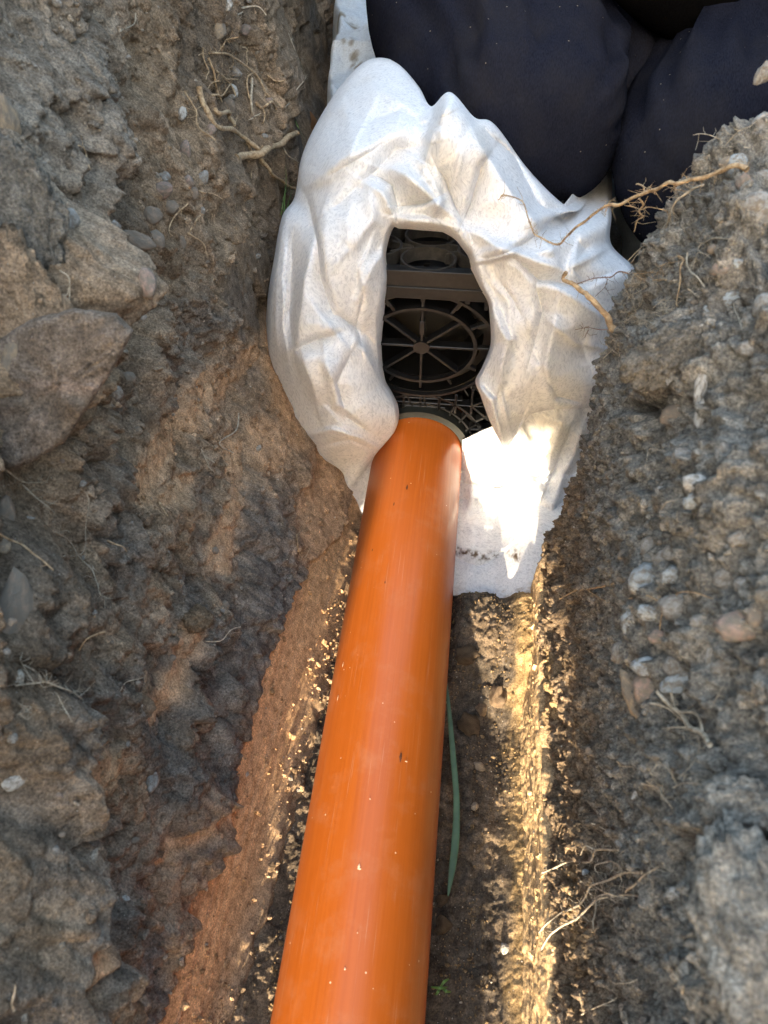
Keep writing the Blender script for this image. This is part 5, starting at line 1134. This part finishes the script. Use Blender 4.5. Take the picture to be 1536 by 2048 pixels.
root('L', [(Z4((30,800),(110,860),(180,865),(225,858)), 3, 1.5, .004, .008), (Z4((110,865),(180,940),(255,1005)), 2.6, 1.4, .004, .008), (Z4((180,940),(270,968)), 1.6, 1, .006, .006)], 'hairy grey root fan just below the slab', ROOTP, hair=8)
root('L', [(Z4((400,900),(420,960),(402,1100),(390,1190),(300,1215)), 2, 1, .003, .004)], 'long faint vertical rootlet in the dark soil, left side', ROOTP, hair=2)
root('L', [(Z4((260,1090),(330,1140),(370,1210),(440,1280),(455,1340),(475,1390),(505,1410)), 2.6, 1.4, .003, .005), (Z4((440,1275),(435,1250)), 2, 2, .004, .004)], 'wandering rootlet running down the dark crumbly soil', ROOTP, hair=4)
root('L', [(Z4((510,1135),(560,1155),(597,1188)), 4, 2.4, .003, .007)], 'short pale root tip above the tan clods, left side', hair=0)
root('L', [(Z4((370,1655),(420,1600),(495,1565)), 3, 4, .003, .014)], 'pale root with a knob at its tip, lower left side', hair=1)
root('L', [(Z4((970,1612),(1035,1615),(1080,1570),(1135,1545)), 2.6, 1.8, .003, .012), (Z4((1090,1572),(1130,1570)), 1.5, 1, .008, .008)], 'forked pale rootlet on the dark soil above the orange strip', ROOTP, hair=1)
root('L', [(Z5((565,432),(600,385),(678,365)), 2.4, 1.5, .003, .008)], 'tiny angled rootlet, lower centre of the left side', ROOTP, hair=1)
root('L', [(Z5((75,410),(160,400),(230,390),(320,430),(388,468)), 2.6, 3, .004, .01), (Z5((160,400),(110,310),(90,270)), 2, 1, .006, .008), (Z5((80,545),(130,515),(75,480)), 2, 1, .004, .004), (Z5((225,385),(215,330)), 2, 1, .006, .006), (Z5((270,440),(310,520),(345,580)), 1.8, 1, .006, .006)], 'blurred white root web on the mossy patch, lower left', ROOTP, hair=8)
root('L', [(Z5((55,1945),(65,1890),(78,1820)), 5, 3, .004, .012)], 'blurred pale root tip at the bottom left corner', ROOTP, hair=0)
# right bank
def hang(strands, label, mat=ROOT, hair=3, y=None):
    """roots that hang free of the bank: polyline points given with their distance along the trench"""
    par = None
    for si, (pts, w0, w1) in enumerate(strands):
        W = np.array([atY(x, yy, d_) for x, yy, d_ in pts]); sc = np.linalg.norm(W - CAM, axis=1).mean() / F_PX
        V, Fq, p, rr = tube(W, w0 * sc / 2, w1 * sc / 2, seed=si + int(pts[0][0]), seg=8 if w0 > 6 else 5); V = V.tolist(); rs = np.random.default_rng(si + 5)
        L_ = np.linalg.norm(np.diff(W, axis=0), axis=1).sum()
        for k in range(int(hair * L_ / .02)):
            i = rs.integers(1, len(p) - 1); d = rs.normal(size=3); d /= np.linalg.norm(d); ln = rs.uniform(.003, .010); q = [p[i], p[i] + d * ln * .5, p[i] + d * ln + rs.normal(size=3) * .002]
            V2, F2, _, _ = tube(q, .00022, .00012, seed=k, seg=3, sub=1, jit=.3); b0 = len(V); V += V2.tolist(); Fq += [tuple(int(j) + b0 for j in f_) for f_ in F2]
        o = raw_mesh('root' if par is None else 'rootlet', V, [tuple(int(j) for j in f_) for f_ in Fq], mat, None, smooth=True)
        if par is None: par = o; tag(o, label, 'root')
        else: o.parent = par
    return par
def BH(y0, y1, *pts):
    q = B(*pts); n = len(q); return [(x, yy, y0 + (y1 - y0) * i / max(1, n - 1)) for i, (x, yy) in enumerate(q)]
P_, _ = surf('R', 1488, 332); y0 = float(P_[1]) - .006 if P_ is not None else .45
hang([(BH(y0, .52, (1385,315),(1330,288),(1240,312),(1140,345),(1020,388),(900,405),(800,425),(720,460),(620,505),(500,552),(400,578),(310,630),(230,695),(140,770),(60,835),(0,832))
       + [(1070, 472, .52), (1057, 443, .53), (1042, 404, .54), (1010, 393, .55), (995, 400, .55)], 8, 2),
      (BH(.49, .50, (668,480),(650,440),(610,420)), 3.5, 2.5), (BH(.49, .50, (668,472),(700,442),(730,455)), 2, 1.5), (BH(.49, .50, (635,515),(650,570),(632,610),(650,650),(610,680),(585,758)), 3.5, 2),
      (BH(.48, .49, (890,415),(865,455),(950,470)), 2.5, 1.5), (BH(.49, .48, (640,600),(690,580),(760,592),(835,612)), 1.5, 1.2), (BH(.49, .50, (530,570),(600,582),(632,602)), 1.5, 1.2), (BH(.5, .5, (400,575),(430,535),(460,535)), 1.5, 1)],
     'long tapering root stretching from the right bank across the trousers and fabric', hair=8)
hang([(BH(.475, .49, (1100,415),(1000,450),(920,510),(860,590),(830,670),(800,770),(765,875)), 5, 3), (BH(.48, .49, (865,590),(870,700),(830,690)), 1.5, 1), (BH(.48, .48, (1000,450),(960,420),(970,380)), 1.5, 1), (BH(.485, .49, (780,765),(815,780),(835,800)), 1.6, 1)],
     'pale root running down the rim of the right bank against the trousers', ROOTP, hair=10)
hang([(BH(.48, .50, (1410,155),(1320,160),(1230,155),(1130,210),(1060,270),(1020,310),(1000,365)), 1.8, 1.4), (BH(.49, .50, (1228,152),(1205,105),(1160,85),(1080,62),(1005,65)), 1.8, 1), (BH(.49, .47, (1225,200),(1232,150),(1300,70),(1350,30),(1410,5)), 1.8, 1), (BH(.49, .5, (1085,200),(1120,215),(1125,235)), 2.4, 2), (BH(.49, .5, (1040,290),(1075,260),(1115,240)), 1.6, 1)],
     'fine wiry rootlets standing above the rim of the right bank', ROOTP, hair=10)
hang([(BH(.52, .50, (548,962),(630,870),(740,800)), 2.4, 1.5), (BH(.52, .50, (565,975),(640,892),(730,880)), 2, 1.5), (BH(.52, .5, (570,1000),(650,950)), 1.5, 1)], 'pair of thin roots sticking from the bank edge over the dark trousers', ROOTP, hair=4)
hang([(BH(.50, .56, (700,1100),(590,1060),(490,1030),(420,1075),(300,1080),(180,1125)), 3, 1.6), (BH(.52, .55, (410,1080),(380,1150),(320,1215)), 1.2, .8)], 'reddish rootlet reaching out of the bank across the fabric', ROOTR, hair=3)
hang([(BH(.47, .50, (590,1625),(540,1540),(470,1440),(400,1355),(320,1270),(270,1200),(200,1180),(120,1110),(98,1048)), 16, 7), (BH(.475, .48, (560,1580),(500,1600),(490,1560)), 8, 4)], 'thick yellowish root stub broken off above the white fabric', hair=2)
hang([(BH(.50, .53, (450,1440),(360,1445),(260,1425),(180,1445)), 1.6, 1), (BH(.52, .53, (265,1440),(245,1500)), 1.6, 1)], 'thin reddish forked rootlet lying over the fabric right side', ROOTR, hair=3)
hang([(BH(.49, .52, (330,1755),(390,1710),(462,1665)), 2.5, 1.6)], 'short rootlet at the bank edge below the thick stub', ROOTP, hair=2)
root('R', [(B((905,935),(935,955),(910,1020),(915,1120),(890,1250),(905,1275)), 4, 3, .003, .006), (B((590,1045),(680,1045),(760,1045)), 2, 1.5, .003, .003), (B((590,1060),(700,1100),(800,1095),(910,1120)), 2.6, 2.4, .003, .004), (B((700,1090),(760,1040),(820,970)), 1.6, 1, .003, .004)], 'upright cream rootlet crossing a net of thin roots, right bank', hair=8)
root('R', [(B((965,900),(975,990),(1030,1060),(1085,1138)), 3.5, 3, .003, .008), (B((960,985),(1000,980)), 1.6, 1, .004, .004)], 'crooked pale rootlet right of the upright cream one', ROOTP, hair=2)
root('R', [(B((965,1150),(1010,1175),(1055,1212)), 3, 2, .002, .008)], 'short pale rootlet below the crooked one, right bank', ROOTP, hair=1)
root('R', [(B((545,1228),(620,1130),(700,1090)), 3, 2, .003, .004), (B((575,1115),(650,1112)), 2, 1.5, .003, .003), (B((600,1190),(680,1140),(690,1090)), 1.6, 1, .003, .003), (B((560,1155),(600,1220),(655,1245)), 1.8, 1.2, .003, .003)], 'net of thin pale roots along the bank edge beside the fabric', ROOTP, hair=10)
root('R', [(B((520,1385),(600,1350),(690,1380),(760,1442)), 2.4, 1.6, .003, .005), (B((500,1325),(590,1310),(650,1250),(670,1150)), 2, 1.2, .003, .003), (B((510,1430),(560,1380),(600,1350)), 2, 1.5, .003, .003), (B((730,1290),(800,1230),(830,1245)), 1.6, 1, .003, .003), (B((790,1295),(830,1320)), 2.4, 2, .003, .003), (B((620,1380),(660,1440)), 1.6, 1, .003, .003)], 'second net of fine roots just above the thick yellowish stub', ROOTP, hair=12)
root('R', [(B((390,1545),(450,1600),(550,1678)), 3, 3, .002, .006), (B((380,1640),(430,1590)), 2, 1.4, .003, .003), (B((430,1490),(500,1540)), 3, 2, .003, .003)], 'rootlets under the thick yellowish stub on the dark bank edge', ROOTP, hair=6)
root('R', [(B((1098,826),(1160,790),(1245,795)), 3.5, 2.6, .002, .006)], 'pale bow shaped rootlet high on the right bank', ROOTP, hair=1)
root('R', [(B((1175,850),(1200,878),(1262,880)), 3, 2.4, .002, .006), (B((1170,960),(1190,870)), 1.4, 1, .003, .003)], 'small pale rootlet below the bow shaped one', ROOTP, hair=3)
root('R', [(B((1290,1262),(1310,1320),(1352,1452)), 2.4, 1.5, .004, .008)], 'thin straight rootlet below the flat blue grey stone', ROOTP, hair=0)
root('R', [(B((1040,885),(1070,840),(1100,825)), 2, 2, .003, .003), (B((1000,1020),(1040,900),(1075,905),(1130,935)), 2, 1.4, .003, .004)], 'crossing fine rootlets in the middle of the upper right bank', ROOTP, hair=8)
root('R', [(C7((245,2045),(300,2010),(380,1998),(462,1985)), 4, 3, .003, .012), (C7((362,2008),(400,2035),(432,2050)), 2.6, 2, .004, .006)], 'pale forked root near the far end of the golden ledge', hair=1)
root('R', [(C8((455,208),(530,200),(605,232),(665,185),(730,185),(812,212)), 4, 3, .003, .010), (C8((605,232),(590,280),(580,348)), 3.4, 2.4, .006, .004)], 'forked pale rootlet lying over the pebble cluster', hair=1)
root('R', [(C7((600,1470),(620,1430),(680,1440)), 3, 2, .003, .006), (C7((640,1432),(635,1415)), 2, 1, .004, .004)], 'small hooked pale rootlet, centre of the right bank', ROOTP, hair=1)
root('R', [(C7((660,1690),(680,1645),(735,1635)), 3.5, 2, .003, .006), (C7((660,1670),(720,1720),(745,1740)), 2, 1.2, .003, .003)], 'pale rootlet round a small stone, centre of the right bank', ROOTP, hair=4)
root('R', [(C8((810,850),(740,790),(690,740),(640,690),(570,618)), 12, 7, .004, .012), (C8((690,745),(620,690),(542,658)), 6, 4, .006, .006), (C8((765,800),(755,740),(720,695),(660,690),(630,620)), 5, 3, .006, .008), (C8((700,765),(640,765),(595,772)), 4, 2, .004, .004), (C8((790,720),(830,640),(850,585)), 2, 1, .004, .004)], 'thick pale tangled root below the long flat grey stone', ROOTP, hair=4)
root('R', [(C8((508,1013),(580,1030),(600,1070),(640,1115)), 5, 3, .004, .008), (C8((600,1070),(640,1070),(660,1090)), 2, 1, .004, .004)], 'bent pale rootlet low on the right bank', ROOTP, hair=3)
root('R', [(C8((635,1028),(700,1005),(790,1018)), 3, 2, .004, .008), (C8((655,1000),(610,930),(560,930)), 2, 1, .004, .004), (C8((660,985),(720,930),(750,850),(735,800)), 2, 1, .004, .006)], 'thin forked rootlet above the blurred grey clod', ROOTP, hair=4)
root('R', [(C8((75,1390),(130,1365),(200,1342),(280,1350),(312,1300),(402,1295)), 4, 3, .004, .012), (C8((245,1312),(258,1275),(312,1300)), 3, 2, .006, .006), (C8((200,1345),(195,1325)), 2, 1.5, .006, .006)], 'uppermost of the pale roots reaching down to the golden ledge', ROOTP, hair=3)
root('R', [(C8((305,1392),(300,1360),(360,1345),(395,1360),(425,1392)), 3.4, 2.6, .005, .008)], 'small looped pale rootlet between two long pale roots', ROOTP, hair=2)
root('R', [(C8((60,1652),(100,1610),(150,1570),(240,1530),(270,1480),(290,1450),(360,1425),(430,1395),(505,1400)), 4, 4, .004, .012), (C8((355,1425),(345,1400)), 2.6, 2, .006, .006), (C8((225,1540),(228,1575)), 2, 1, .006, .004)], 'long pale root ending at the golden ledge, middle of three', ROOTP, hair=3)
root('R', [(C8((70,1725),(100,1670),(150,1630),(230,1590),(290,1530),(330,1510),(440,1488),(535,1500)), 5, 3, .004, .012), (C8((430,1480),(455,1460),(500,1410),(575,1365)), 4, 2.6, .006, .01), (C8((300,1500),(310,1540),(300,1600),(300,1642)), 3.4, 2.4, .006, .004), (C8((290,1450),(350,1480),(440,1500)), 2.6, 2, .006, .006), (C8((305,1500),(345,1488),(400,1495)), 3.4, 2, .006, .006)], 'lowest and thickest branching pale root above the golden ledge', ROOTP, hair=3)
root('R', [(C8((285,1175),(330,1205),(392,1237)), 2.6, 1.6, .003, .006)], 'thin straight rootlet above the three long pale roots', ROOTP, hair=0)
root('R', [(C8((395,915),(430,930),(468,936)), 2.6, 1.6, .003, .006)], 'tiny pale rootlet under the upright tan stone', ROOTP, hair=0)
root('R', [(C8((605,1770),(650,1830),(675,1925)), 4, 3, .004, .01)], 'pale curved rootlet near the bottom right corner', ROOTP, hair=2)
root('R', [(C8((390,1870),(430,1872),(482,1855)), 3, 2, .004, .008)], 'short pale rootlet low on the right bank, bottom of photo', ROOTP, hair=1)
root('R', [(C8((245,2005),(330,1970),(400,1935)), 3, 1.6, .004, .008)], 'faint rootlet at the bottom edge of the right bank', ROOTP, hair=2)

# ================================================================== LEAVES AND GRASS
def blade(name, W, widths, mat, parent=None, side=None, fold=.25):
    W = np.array(W, float); n = 24; p = interp_rows(W, n); wd = np.interp(np.linspace(0, 1, n), np.linspace(0, 1, len(widths)), widths)
    tg = np.gradient(p, axis=0); tg /= np.linalg.norm(tg, axis=1, keepdims=True); view = CAM - p; s = np.cross(tg, view); s /= np.linalg.norm(s, axis=1, keepdims=True); up = np.cross(s, tg)
    P = np.stack([p - s * wd[:, None] / 2 + up * (wd * fold)[:, None], p, p + s * wd[:, None] / 2 + up * (wd * fold)[:, None]], 1)
    o = grid_mesh(name, P, mat, parent=parent); md = o.modifiers.new('t', 'SOLIDIFY'); md.thickness = .0004; return o
W = []
for px, py, z in ((893, 1368, .030), (900, 1440, .026), (907, 1520, .022), (913, 1600, .018), (911, 1680, .014), (904, 1740, .012), (896, 1793, .012)): W.append(atZ(px, py, z))
tag(blade('fallen_leaf', W, [.002, .0045, .0055, .0055, .007, .006, .001], LEAF), 'long narrow green leaf lying in the shade beside the pipe', 'leaf')
spr = None
for i, (a, b, c) in enumerate([((862, 1974), (880, 1976), (896, 1974)), ((880, 1976), (888, 1964), (898, 1958)), ((884, 1976), (892, 1982), (902, 1984)), ((880, 1976), (876, 1984), (870, 1990))]):
    o = blade('weed_sprig' if spr is None else 'leaflet', [atZ(*a, .03), atZ(*b, .034), atZ(*c, .03)], [.0008, .0022, .0004], GRASS, spr)
    if spr is None: spr = o; tag(o, 'tiny green weed sprig by the pipe at the photo bottom', 'weed')
tuft = empty('grass_tuft', tuple(surf('L', 570, 400)[0])); tag(tuft, 'small tuft of bright green grass between left side and fabric', 'grass')
tl = np.array(tuft.location)
for (a, b, c, w_) in [((568, 428), (570, 390), (573, 348), .0016), ((573, 425), (578, 400), (588, 372), .0014), ((562, 430), (566, 405), (570, 380), .0012), ((572, 385), (580, 372), (590, 365), .0012), ((590, 240), (600, 262), (612, 282), .0014), ((566, 400), (572, 370), (571, 330), .0010)]:
    W = []
    for q in (a, b, c):
        P, n = surf('L', *q); W.append(P - rays(*q) * .02 - tl)
    W = np.array(W); p = interp_rows(W, 12); k = np.stack([p + np.array([-w_ * .5, 0, 0]) * (1 - np.linspace(0, .9, 12))[:, None], p + np.array([w_ * .5, .0004, 0]) * (1 - np.linspace(0, .9, 12))[:, None]], 1)
    grid_mesh('blade', k, GRASS, parent=tuft)
P, n = surf('L', 626, 243)
if P is not None:
    q = rays(626, 243)
    W = [atY(620, 222, P[1] - .02), atY(628, 245, P[1] - .02), atY(622, 262, P[1] - .02)]
    tag(blade('dry_leaf', W, [.001, .012, .002], DRYLEAF), 'curled brown dry leaf at the upper left edge of the fabric', 'leaf')

# ================================================================== CRUMBS of loose soil (uncountable)
def crumbs(name, P, n_, size, cols, mask=None, seed=0, flat=.7, lift=.3):
    rs = np.random.default_rng(seed); pts = P.reshape(-1, 3); cc = cols.reshape(-1, 3); x, y, z = project(pts)
    ok = (z > .05) & (x > -40) & (x < 1580) & (y > -40) & (y < 2090)
    wgt = ok.astype(float)
    if mask is not None: wgt *= mask.reshape(-1)
    ids = rs.choice(len(pts), n_, p=wgt / wgt.sum())
    bm = ico(1, 1); tv = np.array([v_.co[:] for v_ in bm.verts]); tf = np.array([[v_.index for v_ in f_.verts] for f_ in bm.faces]); bm.free()
    nvt = len(tv); s = size * rs.lognormal(0, .65, n_); s = np.minimum(s, size * 3.6)
    sc = rs.uniform(.6, 1.3, (n_, nvt, 1)); ax = rs.uniform(.6, 1.3, (n_, 1, 3))
    V = pts[ids][:, None] + tv[None] * sc * ax * s[:, None, None] + rs.normal(0, size * .4, (n_, 1, 3)); V[..., 0] += 0
    Fc = (tf[None] + (np.arange(n_) * nvt)[:, None, None]).reshape(-1, 3)
    o = raw_mesh(name, V.reshape(-1, 3), Fc, SOIL, smooth=False, kind='stuff')
    tint = rs.uniform(.7, 1.5, (n_, 1)) ; c = cc[ids] * tint; wh = rs.random(n_) < .03; c[wh] = np.array([.40, .36, .30])
    set_color(o.data, np.repeat(c, nvt, 0)); return o
mk = ss(-.15, .3, fbm2(XF * 25, YF * 14, 3, 801)) * (np.abs(XF) > .05) * (YF < .6)
mk = mk * (1 - .3 * ss(.105, .12, XF) + 3 * ss(-.055, -.075, XF))
tag(crumbs('soil_crumbs', PF, 10000, .0006, CF * .6 + SOILC['sun_gold'] * .4, mk, 1), 'loose soil crumbs with sunlit golden tone in their colour, scattered over the trench floor')
mk = (.2 + .8 * ss(-.003, .004, ZR - .1)) * (ZR < .6) * (S < .56) * ss(-.2, .3, fbm2(S * 20, ZR * 20, 3, 805))
tag(crumbs('soil_crumbs', PR, 6000, .0010, CR, mk, 2), 'soil crumbs clinging to the right bank')
mk = (ZZ < .6) * (YY < 1.0) * np.where(ZZ < .03, 4, 1) * (.15 + ss(-.1, .4, fbm2(YY * 18, ZZ * 18, 3, 807)))
tag(crumbs('soil_crumbs', PL, 7000, .0011, CL, mk, 3), 'soil crumbs clinging to the left side')
